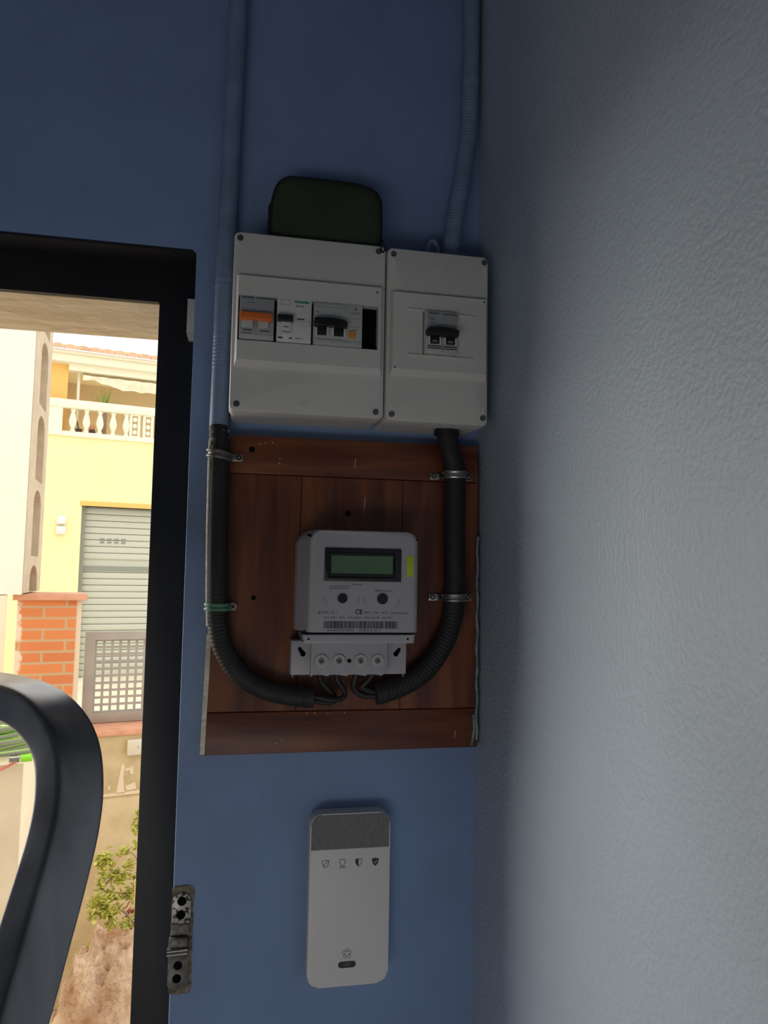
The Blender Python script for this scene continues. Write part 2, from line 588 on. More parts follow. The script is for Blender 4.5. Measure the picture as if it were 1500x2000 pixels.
for x, z, l, a in ((0.146, 1.630, 0.0075, 4), (0.1345, 1.675, 0.006, 3), (0.2, 1.512, 0.003, -12), (0.2515, 1.379, 0.004, 5)):
    bm = B()
    box(bm, x - 0.0002, x + 0.0002, yf - 0.0002, yf + 0.001, z - l, z + l, rot=Matrix.Rotation(radians(a), 3, 'Y'))
    obj('scratch', bm, 'cream_edge', t, label='pale scratch')
bm = B()
for x, z in ((0.057, 1.374), (0.062, 1.377), (0.088, 1.4045), (0.096, 1.4047), (0.11, 1.404), (0.128, 1.4042), (0.036, 1.6925), (0.030, 1.6910), (0.0435, 1.6930), (0.052, 1.676), (0.051, 1.671)):
    box(bm, x - 0.0009, x + 0.0009, yf - 0.0001, yf + 0.001, z - 0.0003, z + 0.0003, rot=Matrix.Rotation(random.uniform(-.6, .6), 3, 'Y'))
sp_ = obj('splinters', bm, 'cream_edge', t, label='tiny pale splinters')
sp_['kind'] = 'stuff'

# ------------------------------------------------------------------ fuse boxes
def small_screw(bm, x, y, z, r=0.0030, a=0.4):
    cyl(bm, (x, y, z), r, 0.0018, n=20, mi=1)
    cyl(bm, (x, y - 0.0009, z), r * 0.72, 0.0012, n=18)
    for q in (a, a + pi / 2):
        box(bm, x - r * 0.5, x + r * 0.5, y - 0.0017, y - 0.0008, z - r * 0.10, z + r * 0.10, mi=1, rot=Matrix.Rotation(q, 3, 'Y'))


def fuse_box(name, label, x0, x1, z0, z1, win, cover, scr):
    t = thing(name, label, 'fuse box', ((x0 + x1) / 2, 0, z0))
    bm = B()
    prism(bm, rrect(x0 + 0.0015, x1 - 0.0015, z0 + 0.0015, z1 - 0.0015, 0.005), -0.0002, -0.046)
    obj('housing', bm, 'white_pl', t)
    # lid: four bars round the opening, so the breakers sit inside it
    bm = B()
    wx0, wx1, wz0, wz1 = win
    cut = [(x0, x1, wz1, z1), (x0, x1, z0, wz0)]
    ol = rrect(x0, x1, z0, z1, 0.0055)
    # lid face with hole: outer loop + inner loop bridged
    def loopv(pts, y):
        return [bm.verts.new((x, y, z)) for x, z in pts]
    bk = loopv(ol, -0.0458)
    fr = loopv(ol, -0.0700 + 0.003)
    n = len(ol)
    cx, cz = (x0 + x1) / 2, (z0 + z1) / 2
    ins = []
    for x, z in ol:
        ins.append((cx + (x - cx) * (1 - 0.0028 / ((x1 - x0) / 2)), cz + (z - cz) * (1 - 0.0028 / ((z1 - z0) / 2))))
    mid = [(a[0] * 0.72 + b[0] * 0.28, a[1] * 0.72 + b[1] * 0.28) for a, b in zip(ol, ins)]
    md = loopv(mid, -0.0692)
    ff = loopv(ins, -0.0700)
    for a, b in ((bk, fr), (fr, md), (md, ff)):
        for i in range(n):
            j = (i + 1) % n
            bm.faces.new((a[i], a[j], b[j], b[i]))
    # front face around the window
    m = len(rrect(0, 1, 0, 1, 0.1)) // 4
    q = [bm.verts.new((x, -0.07, z)) for x, z in ((wx0, wz0), (wx1, wz0), (wx1, wz1), (wx0, wz1))]
    for c in range(4):
        seg = [ff[(c * m + k) % n] for k in range(m)]
        nxt = ff[((c + 1) * m) % n]
        bm.faces.new([q[c]] + [v for v in seg][0:1] + seg[1:] + [nxt, q[(c + 1) % 4]] if False else [q[c], *seg, nxt, q[(c + 1) % 4]])
    qb = [bm.verts.new((v.co.x, -0.046, v.co.z)) for v in q]
    for c in range(4):
        bm.faces.new((q[c], q[(c + 1) % 4], qb[(c + 1) % 4], qb[c]))
    lid = obj('lid', bm, 'white_pl', t, smooth=30)
    bm = B()
    ring_plate(bm, cover, win, -0.0695, -0.0768, ch=(0.0020, 0.0014, 0.0068, 0.0006))
    obj('window_frame', bm, 'white_pl', t, smooth=20)
    bm = B()
    box(bm, wx0 - 0.002, wx1 + 0.002, -0.044, -0.0665, wz0 - 0.002, wz1 + 0.002)
    obj('inner_shadow_plate', bm, 'black_hole', t)
    for (x, z, a) in scr:
        bm = B()
        small_screw(bm, x, -0.0702, z, a=a)
        obj('screw', bm, ['screw', 'black_pl'], t)
    return t

SC = [(0.0018, 1.8958, 0.3), (0.1470, 1.8962, 0.8), (0.0033, 1.7222, 1.0), (0.1469, 1.7223, 0.2)]
fbL = fuse_box('fuse_box', 'wide white plastic fuse box holding three breakers, left of the pair', -0.0040, 0.1553, 1.7150, 1.9030,
               (0.0022, 0.1466, 1.7868, 1.8335), (-0.0003, 0.1512, 1.7600, 1.8548), SC)
for x, z in ((0.1453, 1.8487),):
    bm = B()
    cyl(bm, (x, -0.0769, z), 0.0009, 0.0006, n=12)
    obj('screw_hole', bm, 'black_hole', fbL)
bm = B(); text_bm(bm, 'MEC', 0.0735, -0.0701, 1.7262, 0.0085, 'CENTER', depth=0.0002)
obj('embossed_mark', bm, 'white_pl', fbL)

SCR = [(0.1636, 1.8953, 0.5), (0.2654, 1.8957, 1.2), (0.1641, 1.7212, 0.9), (0.2646, 1.7225, 0.1)]
fbR = fuse_box('fuse_box', 'narrow white plastic fuse box holding one breaker, next to the corner', 0.1570, 0.2703, 1.7140, 1.9025,
               (0.1950, 0.2320, 1.7855, 1.8325), (0.1607, 0.2668, 1.7620, 1.8522), SCR)
for x, z in ((0.2630, 1.8485), (0.1654, 1.7701)):
    bm = B()
    cyl(bm, (x, -0.0769, z), 0.0009, 0.0006, n=12)
    obj('screw_hole', bm, 'black_hole', fbR)
for x0_, x1_, z_ in ((0.1775, 0.1940, 1.8335), (0.2335, 0.2530, 1.8308), (0.1785, 0.2515, 1.7842)):
    bm = B()
    box(bm, x0_, x1_, -0.0785, -0.0760, z_ - 0.0016, z_ + 0.0014, 0.0008)
    obj('rib', bm, 'white_pl', fbR)
for x, z in ((0.1639, 1.8865), (0.2657, 1.8870), (0.1640, 1.7300), (0.2645, 1.7310)):
    bm = B()
    box(bm, x - 0.0012, x + 0.0012, -0.0710, -0.0700, z - 0.0038, z + 0.0038, 0.0004)
    obj('slot_mark', bm, 'white_pl2', fbR)
bm = B(); text_bm(bm, 'MEC', 0.2110, -0.0701, 1.8815, 0.0085, 'CENTER', depth=0.0002)
obj('embossed_mark', bm, 'white_pl', fbR)

# breakers -----------------------------------------------------------
yb = -0.0768
t = thing('circuit_breaker', 'grey breaker with an orange double lever, leftmost in the wide fuse box', 'circuit breaker', (0.0208, -0.047, 1.788))
bm = B(); box(bm, 0.0034, 0.0384, -0.047, yb, 1.7884, 1.8338, 0.0008)
obj('body', bm, 'mid_pl', t)
bm = B(); box(bm, 0.0046, 0.0380, yb, yb - 0.0006, 1.7925, 1.8325, 0.0003)
obj('label_plate', bm, 'gray_pl', t)
for a, b in ((0.0066, 0.0172), (0.0222, 0.0328)):
    bm = B()
    box(bm, a, b, yb, yb - 0.0045, 1.7995, 1.8090, 0.001)
    obj('toggle', bm, 'mid_pl', t)
bm = B()
prism(bm, [(0.0036, 1.8062), (0.0362, 1.8062), (0.0366, 1.8082), (0.0366, 1.8128), (0.0355, 1.8138), (0.0036, 1.8138)], yb - 0.001, yb - 0.0085, 0.0008)
obj('lever', bm, 'orange', t)
bm = B()
for a, b, z in ((0.0070, 0.0165, 1.7975), (0.0245, 0.0340, 1.7972)):
    box(bm, a, b, yb - 0.0003, yb - 0.0009, z - 0.0005, z + 0.0005)
box(bm, 0.0203, 0.0206, yb, yb - 0.0008, 1.799, 1.806)
box(bm, 0.0105, 0.0185, yb, yb - 0.0008, 1.8258, 1.8262)
text_bm(bm, 'iSW-NA', 0.0062, yb - 0.0007, 1.7943, 0.0027)
obj('printed_marking', bm, 'ink', t)
bm = B(); text_bm(bm, 'Schneider', 0.0058, yb - 0.0007, 1.8312, 0.0029, sx=1.05, bold=0.00008)
obj('brand_lettering', bm, 'ink_dgreen', t)
bm = B(); box(bm, 0.0200, 0.0376, yb, yb - 0.0008, 1.8307, 1.8317)
obj('green_line', bm, 'ink_dgreen', t)

t = thing('circuit_breaker', 'bright white breaker with a small black lever, in the middle of the wide fuse box', 'circuit breaker', (0.059, -0.047, 1.788))
bm = B(); box(bm, 0.0412, 0.0766, -0.047, yb, 1.7880, 1.8342, 0.0007)
obj('body', bm, 'white_pl2', t)
bm = B(); prism(bm, rrect(0.0455, 0.0552, 1.7950, 1.8110, 0.001), yb, yb - 0.0032, 0.0006)
obj('toggle', bm, 'white_pl2', t)
bm = B(); box(bm, 0.0416, 0.0573, yb - 0.0005, yb - 0.0080, 1.8078, 1.8142, 0.0008)
obj('lever', bm, 'black_pl', t)
bm = B(); box(bm, 0.0577, 0.0762, yb, yb - 0.0010, 1.7890, 1.8108, 0.0003)
obj('side_panel', bm, 'white_pl2', t)
bm = B()
box(bm, 0.0480, 0.0530, yb - 0.003, yb - 0.0036, 1.8022, 1.8029)
box(bm, 0.0464, 0.0545, yb - 0.003, yb - 0.0036, 1.7972, 1.7978)
box(bm, 0.0618, 0.0692, yb, yb - 0.0008, 1.8122, 1.8132)
box(bm, 0.0428, 0.0472, yb, yb - 0.0006, 1.7913, 1.7928)
box(bm, 0.0540, 0.0568, yb, yb - 0.0006, 1.7913, 1.7925)
text_bm(bm, 'iDT 40', 0.0600, yb - 0.0004, 1.8262, 0.0028)
text_bm(bm, 'A9N 21', 0.0600, yb - 0.0011, 1.7918, 0.0026)
obj('printed_marking', bm, 'ink', t)
bm = B()
ring_plate(bm, (0.0446, 0.0548, 1.8270, 1.8318), (0.0450, 0.0544, 1.8274, 1.8314), yb, yb - 0.0004)
obj('marking_window', bm, 'gray_pl', t)
bm = B(); text_bm(bm, 'Schneider', 0.0588, yb - 0.0004, 1.8308, 0.0039, sx=1.0, bold=0.00014)
obj('brand_lettering', bm, 'ink_green', t)

t = thing('circuit_breaker', 'grey breaker with black double lever and amber button, rightmost in the wide fuse box', 'circuit breaker', (0.104, -0.047, 1.788))
bm = B(); box(bm, 0.0788, 0.1298, -0.047, yb, 1.7876, 1.8332, 0.0008)
obj('body', bm, 'mid_pl', t)
for a, b in ((0.0826, 0.0922), (0.1000, 0.1098)):
    bm = B()
    box(bm, a, b, yb, yb - 0.0012, 1.7978, 1.8092, 0.0003)
    obj('toggle_slot', bm, 'black_pl', t)
for a, b in ((0.0808, 0.0824), (0.0926, 0.0942), (0.0980, 0.0996), (0.1102, 0.1120)):
    bm = B()
    box(bm, a, b, yb, yb - 0.0030, 1.7972, 1.8092, 0.0005)
    obj('slot_rib', bm, 'white_pl2', t)
bm = B()
prism(bm, [(0.0788, 1.8072), (0.0810, 1.8050), (0.0930, 1.8060), (0.0985, 1.8060), (0.1130, 1.8055), (0.1132, 1.8112), (0.1095, 1.8132), (0.0960, 1.8142), (0.0800, 1.8138), (0.0788, 1.8128)], yb - 0.001, yb - 0.0095, 0.0009)
obj('lever', bm, 'black_pl', t)
bm = B(); box(bm, 0.1158, 0.1226, yb, yb - 0.0020, 1.7968, 1.8046, 0.0006)
obj('test_button', bm, 'amber', t)
bm = B()
ring_plate(bm, (0.0797, 0.1108, 1.8278, 1.8318), (0.0799, 0.1106, 1.8280, 1.8316), yb, yb - 0.0004)
box(bm, 0.1127, 0.1129, yb, yb - 0.0004, 1.8240, 1.8325)
box(bm, 0.0797, 0.1110, yb, yb - 0.0004, 1.7943, 1.7946)
cyl(bm, (0.1225, yb, 1.8282), 0.0014, 0.0010, n=16)
for z in (1.8245, 1.8232, 1.8180, 1.8090):
    box(bm, 0.1175, 0.1275, yb, yb - 0.0004, z - 0.0001, z + 0.0001)
text_bm(bm, '25 A', 0.0810, yb - 0.0003, 1.8225, 0.0026)
for k in range(4):
    box(bm, 0.0915 + k * 0.0045, 0.0917 + k * 0.0045, yb, yb - 0.0004, 1.8180, 1.8235, rot=Matrix.Rotation(0.35 if k > 1 else 0, 3, 'Y'))
text_bm(bm, '30 mA', 0.1195, yb - 0.0003, 1.8065, 0.0022)
obj('printed_marking', bm, 'ink_gray', t)
bm = B(); box(bm, 0.0790, 0.1296, yb + 0.0002, yb - 0.0008, 1.7880, 1.7935, 0.0004)
obj('lower_lip', bm, 'mid_pl', t)

t = thing('circuit_breaker', 'grey two-pole breaker with a rounded black lever in the narrow fuse box', 'circuit breaker', (0.213, -0.047, 1.786))
yb2 = -0.0830
bm = B(); box(bm, 0.1962, 0.2316, -0.047, yb2, 1.7862, 1.8318, 0.0008)
obj('body', bm, 'mid_pl', t)
bm = B(); box(bm, 0.1980, 0.2312, yb2, yb2 - 0.0005, 1.8105, 1.8310, 0.0002)
obj('label_plate', bm, 'gray_pl', t)
for a, b in ((0.2015, 0.2110), (0.2185, 0.2280)):
    bm = B()
    box(bm, a, b, yb2, yb2 - 0.0026, 1.7960, 1.8055, 0.0005)
    obj('toggle', bm, 'black_pl', t)
for a, b in ((0.1995, 0.2012), (0.2114, 0.2128), (0.2168, 0.2182), (0.2284, 0.2298)):
    bm = B()
    box(bm, a, b, yb2, yb2 - 0.0024, 1.7955, 1.8065, 0.0004)
    obj('slot_rib', bm, 'white_pl2', t)
bm = B()
prism(bm, [(0.1957, 1.8060), (0.1975, 1.8035), (0.2300, 1.8030), (0.2306, 1.8050), (0.2308, 1.8098), (0.2230, 1.8118), (0.2085, 1.8122), (0.1985, 1.8112), (0.1962, 1.8098)], yb2 - 0.001, yb2 - 0.0100, 0.0012)
obj('lever', bm, 'black_pl', t)
bm = B()
for z in (1.7938, 1.7915):
    for a, b in ((0.1985, 0.2140), (0.2158, 0.2308)):
        box(bm, a, b, yb2, yb2 - 0.0006, z - 0.0005, z + 0.0005)
text_bm(bm, 'C60N', 0.2000, yb2 - 0.0007, 1.8230, 0.0026)
text_bm(bm, 'C40', 0.2010, yb2 - 0.0007, 1.8190, 0.0030)
box(bm, 0.2147, 0.2150, yb2, yb2 - 0.0006, 1.788, 1.806)
obj('printed_marking', bm, 'ink', t)
bm = B()
text_bm(bm, '040', 0.2035, yb2 - 0.0027, 1.7984, 0.0034)
text_bm(bm, '040', 0.2205, yb2 - 0.0027, 1.7984, 0.0034)
obj('toggle_lettering', bm, 'mid_pl', t)
bm = B(); text_bm(bm, 'Schneider', 0.1998, yb2 - 0.0006, 1.8293, 0.0029, bold=0.00008)
box(bm, 0.2148, 0.2305, yb2, yb2 - 0.0007, 1.8284, 1.8292)
obj('brand_lettering', bm, 'ink_dgreen', t)

# ------------------------------------------------------------------ electricity meter
t = thing('electricity_meter', 'light grey electricity meter with a green display mounted on the brown board', 'meter', (0.133, -0.02, 1.447))
def mring(l, r, b, tp, c, y, rr=0.004):
    # outline with chamfered, slightly rounded top corners
    pts = [(l, b), (r, b), (r, tp - c), (r - c * 0.22, tp - c * 0.50), (r - c * 0.55, tp - c * 0.18), (r - c, tp),
           (l + c, tp), (l + c * 0.55, tp - c * 0.18), (l + c * 0.22, tp - c * 0.50), (l, tp - c)]
    return [(x, y, z) for x, z in pts]
bm = B()
loft(bm, [mring(0.0708, 0.1992, 1.4937, 1.5982, 0.0140, -0.0205),
          mring(0.0708, 0.1995, 1.4937, 1.5982, 0.0140, -0.0380),
          mring(0.0722, 0.1990, 1.4937, 1.5980, 0.0135, -0.0430),
          mring(0.0765, 0.1975, 1.4937, 1.5978, 0.0120, -0.0560),
          mring(0.0812, 0.1945, 1.4937, 1.5974, 0.0100, -0.0700),
          mring(0.0830, 0.1915, 1.4937, 1.5968, 0.0085, -0.0742),
          mring(0.0868, 0.1880, 1.4937, 1.5960, 0.0060, -0.0758)])
obj('cover', bm, 'meter_pl', t, smooth=50)
bm = B()
box(bm, 0.0785, 0.0830, -0.066, -0.0738, 1.5903, 1.5918, 0.0005, rot=Matrix.Rotation(radians(28), 3, 'Y'))
obj('seal_slot', bm, 'black_hole', t)
bm = B()
box(bm, 0.1905, 0.1940, -0.064, -0.0735, 1.5880, 1.5896, 0.0005, rot=Matrix.Rotation(radians(-38), 3, 'Y'))
obj('seal_slot', bm, 'black_hole', t)
ym = -0.0758
bm = B()
ring_plate(bm, (0.0961, 0.1752, 1.5452, 1.5787), (0.1015, 0.1675, 1.5500, 1.5735), ym, ym - 0.0022, ch=0.0008, chi=0.0012)
obj('display_bezel', bm, 'black_pl', t)
bm = B(); box(bm, 0.0966, 0.1746, ym + 0.0005, ym - 0.0004, 1.5457, 1.5782)
obj('display_surround', bm, 'black_pl', t)
bm = B(); box(bm, 0.1030, 0.1665, ym, ym - 0.0009, 1.5532, 1.5712)
obj('display', bm, 'lcd', t)
bm = B(); box(bm, 0.1812, 0.1886, ym + 0.0010, ym - 0.0006, 1.5507, 1.5722, 0.0002)
obj('lime_sticker', bm, 'lime', t)
for x in (0.1151, 0.1563):
    bm = B()
    r = 0.0049 if x < 0.13 else 0.0055
    cyl(bm, (x, ym - 0.0008, 1.5278), r, 0.0016, n=28, r2=r)
    obj('button', bm, 'black_pl', t)
bm = B()
for w_, x, a, z_ in ((0.0007, 0.0985, -20, 0.0), (0.0007, 0.1305, 20, 0.0), (0.0007, 0.1395, -20, 0.0), (0.0007, 0.1720, 18, 0.0), (0.0003, 0.0960, -6, 0.002), (0.0003, 0.1328, 12, 0.002), (0.0003, 0.1372, -6, 0.002), (0.0003, 0.1745, 12, 0.002)):
    bm = B()
    box(bm, x - w_, x + w_, ym + 0.0002, ym - 0.0008, 1.5185 + z_, 1.5275 + z_, 0.0001, rot=Matrix.Rotation(radians(a), 3, 'Y'))
    obj('embossed_rib', bm, 'meter_pl', t)
bm = B()
text_bm(bm, 'LECTURA REACTIVA', 0.1025, ym - 0.0002, 1.5400, 0.0022, sx=1.0)
text_bm(bm, 'PULSAR LECTURA 2 s', 0.1015, ym - 0.0002, 1.5378, 0.0022, sx=1.0)
text_bm(bm, 'kWh kvarh', 0.1250, ym - 0.0002, 1.5418, 0.0022)
text_bm(bm, 'PUERTO OPTICO', 0.1480, ym - 0.0002, 1.5358, 0.0024)
obj('upper_print', bm, 'ink_soft', t)
bm = B()
text_bm(bm, '@ 2004  CL. 1', 0.0900, ym - 0.0002, 1.5135, 0.0034)
text_bm(bm, '1304', 0.1460, ym - 0.0002, 1.5135, 0.0033)
text_bm(bm, 'TIPO E22 ADOO', 0.1650, ym - 0.0002, 1.5132, 0.0030, sx=0.85)
text_bm(bm, '2011 230V~  50Hz   0,25-5(60)A   1000 imp/kWh  -40/+70 C', 0.0965, ym - 0.0002, 1.5085, 0.0029, sx=0.98)
obj('lower_print', bm, 'ink_soft', t)
bm = B()
text_bm(bm, 'CE', 0.1282, ym - 0.0002, 1.5142, 0.0068, sx=0.95, bold=0.00016)
text_bm(bm, 'M13', 0.1375, ym - 0.0002, 1.5137, 0.0034)
text_bm(bm, '0-11', 0.1558, ym - 0.0002, 1.5137, 0.0034)
text_bm(bm, '0A4A910N0N9    20ZA17 A17', 0.1000, ym - 0.0002, 1.4957, 0.0028, sx=1.55)
obj('large_print', bm, 'ink', t)
bm = B()
random.seed(11)
x = 0.0968
while x < 0.1722:
    w = random.choice((0.0003, 0.0003, 0.0006, 0.0006, 0.0010))
    box(bm, x, x + w, ym, ym - 0.0003, 1.4977, 1.5050)
    x += w + random.choice((0.0003, 0.0003, 0.0006, 0.0008))
obj('barcode', bm, 'ink', t)
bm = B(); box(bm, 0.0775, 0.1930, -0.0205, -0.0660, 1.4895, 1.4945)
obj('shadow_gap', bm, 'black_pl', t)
bm = B()
prism(bm, [(0.0785, 1.4823), (0.1893, 1.4823), (0.1915, 1.4835), (0.1900, 1.4850), (0.1920, 1.4866), (0.1900, 1.4880), (0.1920, 1.4896), (0.1920, 1.4910), (0.0765, 1.4910), (0.0750, 1.4898), (0.0775, 1.4886), (0.0755, 1.4870), (0.0785, 1.4856), (0.0765, 1.4840)], -0.0205, -0.0715, 0.0005)
obj('terminal_strip', bm, 'meter_pl', t)
for x in (0.0822, 0.1845):
    bm = B()
    cyl(bm, (x, -0.0716, 1.4868), 0.0011, 0.0006, n=14)
    obj('seal_hole', bm, 'black_hole', t)
bm = B()
box(bm, 0.0672, 0.1892, -0.0205, -0.0455, 1.4480, 1.4830, 0.0008)
for x in (0.0695, 0.1862):
    box(bm, x - 0.0005, x + 0.0005, -0.043, -0.045, 1.4455, 1.4482)
obj('base_plate', bm, 'meter_pl', t)
bm = B()
pts = [(0.0868, 1.4830), (0.0868, 1.4500)]
for x in (0.0868, 0.1040, 0.1235, 0.1430, 0.1600):
    pts += [(x, 1.4478), (x + 0.0012, 1.4478), (x + 0.0014, 1.4500)]
    if x < 0.15:
        pts += [(x + 0.006, 1.4492), (x + 0.012, 1.4498)]
pts += [(0.1662, 1.4500), (0.1662, 1.4830)]
prism(bm, pts, -0.0455, -0.0580, 0.0006)
obj('terminal_block', bm, 'meter_pl', t)
for x in (0.0972, 0.1154, 0.1378, 0.1556):
    bm = B()
    cyl(bm, (x, -0.0590, 1.4636), 0.0062, 0.0024, n=28, r2=0.0064)
    s = obj('screw_boss', bm, 'mid_pl', t)
    bm = B()
    cyl(bm, (x, -0.0604, 1.4636), 0.0031, 0.0006, n=20, mi=1)
    cyl(bm, (x, -0.0607, 1.4636), 0.0027, 0.0006, n=20)
    for q in (0.3, 0.3 + pi / 2):
        box(bm, x - 0.0024, x + 0.0024, -0.0612, -0.0606, 1.4631, 1.4641, mi=1, rot=Matrix.Rotation(q, 3, 'Y'))
    obj('screw', bm, ['steel', 'black_pl'], s)
bm = B()
cyl(bm, (0.1262, -0.0580, 1.4635), 0.0021, 0.0008, n=18)
obj('seal_hole', bm, 'black_hole', t)
for (xa, za, ra), (xb, zb, rb) in (((0.0762, 1.4745, 0.0020), (0.0795, 1.4695, 0.0028)), ((0.1812, 1.4735, 0.0020), (0.1780, 1.4690, 0.0027))):
    bm = B()
    cyl(bm, (xa, -0.0455, za), ra, 0.0008, n=18)
    cyl(bm, (xb, -0.0455, zb), rb, 0.0008, n=18)
    box(bm, (xa + xb) / 2 - 0.0019, (xa + xb) / 2 + 0.0019, -0.0451, -0.0459, (za + zb) / 2 - 0.002, (za + zb) / 2 + 0.002, rot=Matrix.Rotation(0.5 if xa < 0.1 else -0.5, 3, 'Y'))
    obj('keyhole', bm, 'black_hole', t)

# ------------------------------------------------------------------ conduits, clamps and cables
def corr(r, pitch, amp, s0=0.0, s1=9.0):
    return lambda s: r * (1 + (amp * sin(2 * pi * s / pitch) if s0 <= s <= s1 else 0))

t = thing('conduit', 'vertical conduit from the ceiling, blue above and black below, curving under the meter', 'conduit', (-0.013, -0.013, 1.42))
bm = B()
up_ = smooth_path([(-0.0095, -0.0112, ZC - 0.001), (-0.0090, -0.0112, 2.22), (-0.0105, -0.0112, 2.08), (-0.0125, -0.0112, 1.92), (-0.0133, -0.0115, 1.80), (-0.0142, -0.0118, 1.706)], 8)
up_ = resample(up_, 0.0012)
L0 = 0.965
sweep(bm, up_, lambda s: 0.0103 * (1 + (0.03 * sin(2 * pi * s / 0.0042) if (0.940 < s < 0.978) else 0) + (0.04 if 0.876 < s < 0.879 or 0.884 < s < 0.886 else 0)), n=20)
obj('painted_section', bm, 'pipe_paint', t, label='blue painted upper pipe')
bm = B()
lo = smooth_path([(-0.0142, -0.0118, 1.7065), (-0.0128, -0.0200, 1.690), (-0.0122, -0.0315, 1.67), (-0.0115, -0.0325, 1.60), (-0.0095, -0.0330, 1.53), (-0.0075, -0.0330, 1.500), (-0.0010, -0.0330, 1.474), (0.0165, -0.0330, 1.4480), (0.0420, -0.0330, 1.4325), (0.0700, -0.0330, 1.4255), (0.0850, -0.0330, 1.4240)], 10)
lo = resample(lo, 0.0007)
sweep(bm, lo, corr(0.0108, 0.0040, 0.016, 0.185, 9), n=20)
obj('black_section', bm, 'tube_black', t, label='black lower pipe, ribbed in the bend')
bm = B()
random.seed(14)
for k in range(16):
    a = random.uniform(0.05, 0.95) * pi
    z_ = 1.7065 - random.uniform(0, 0.016)
    yy = -0.0118 - max(0, (1.7065 - z_)) * 0.50
    r_ = random.uniform(0.0008, 0.0024)
    bmesh.ops.create_icosphere(bm, subdivisions=1, radius=1.0, matrix=Matrix.Translation((-0.0138 + 0.0107 * cos(a), yy - 0.0107 * sin(a), z_)) @ Matrix.Diagonal((r_, r_ * 0.35, r_, 1)))
pf = obj('paint_flecks', bm, 'pipe_paint', t, label='flecks of blue paint')
pf['kind'] = 'stuff'
bm = B(); cyl(bm, (0.0875, -0.0330, 1.4238), 0.0112, 0.0100, 'x', n=24)
obj('collar', bm, 'tube_black', t)
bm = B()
sweep(bm, [(-0.0222, -0.030, 1.69), (-0.0222, -0.037, 1.665), (-0.0215, -0.037, 1.60), (-0.0196, -0.037, 1.53), (-0.0178, -0.037, 1.497)], 0.0014, n=8)  # doorway light on the pipe's left edge, put in as a pale strip
obj('pipe_highlight', bm, 'cream_edge', t, label='highlight along the left of the pipe, made as a thin cream strip')

t = thing('conduit', 'blue painted conduit coming down in the corner, bending into the narrow fuse box top', 'conduit', (0.24, -0.02, 1.90))
bm = B()
pu = resample(smooth_path([(0.2675, -0.0115, ZC - 0.001), (0.2672, -0.0115, 2.25), (0.2668, -0.0120, 2.165), (0.2638, -0.0140, 2.08), (0.2555, -0.0180, 2.020), (0.2450, -0.0220, 1.960), (0.2405, -0.0240, 1.925), (0.2395, -0.0245, 1.9026)], 8), 0.0012)
sweep(bm, pu, corr(0.0100, 0.0038, 0.03, 0.60, 9), n=20)
obj('flexible_pipe', bm, 'pipe_paint', t)
t = thing('cable_stub', 'short bent cable stub standing on the narrow fuse box beside the conduit', 'cable', (0.218, -0.03, 1.9025))
bm = B()
sweep(bm, smooth_path([(0.2120, -0.03, 1.9027), (0.2110, -0.03, 1.920), (0.2140, -0.03, 1.930), (0.2190, -0.03, 1.9315), (0.2235, -0.028, 1.923), (0.2240, -0.026, 1.9027)], 8), 0.0032, n=12)
obj('sheath', bm, 'pipe_paint', t)

t = thing('conduit', 'black flexible conduit from under the narrow fuse box curving round below the meter', 'conduit', (0.24, -0.03, 1.42))
bm = B()
pr = resample(smooth_path([(0.2345, -0.0345, 1.7138), (0.2385, -0.0345, 1.692), (0.2450, -0.0330, 1.664), (0.2452, -0.0325, 1.60), (0.2455, -0.0325, 1.530), (0.2415, -0.0325, 1.500), (0.2300, -0.0325, 1.4725), (0.2110, -0.0325, 1.4485), (0.1880, -0.0325, 1.4345), (0.1700, -0.0325, 1.4285)], 10), 0.0007)
sweep(bm, pr, corr(0.0118, 0.0040, 0.018, 0.20, 9), n=20)
obj('ribbed_pipe', bm, 'tube_black', t)
bm = B(); sweep(bm, [(0.1700, -0.0325, 1.4285), (0.1590, -0.0325, 1.4262)], 0.0125, n=24)
obj('collar', bm, 'tube_black', t)
bm = B(); cyl(bm, (0.2345, -0.0345, 1.7115), 0.0142, 0.0045, 'z', n=28)
obj('gland', bm, 'black_pl', t)

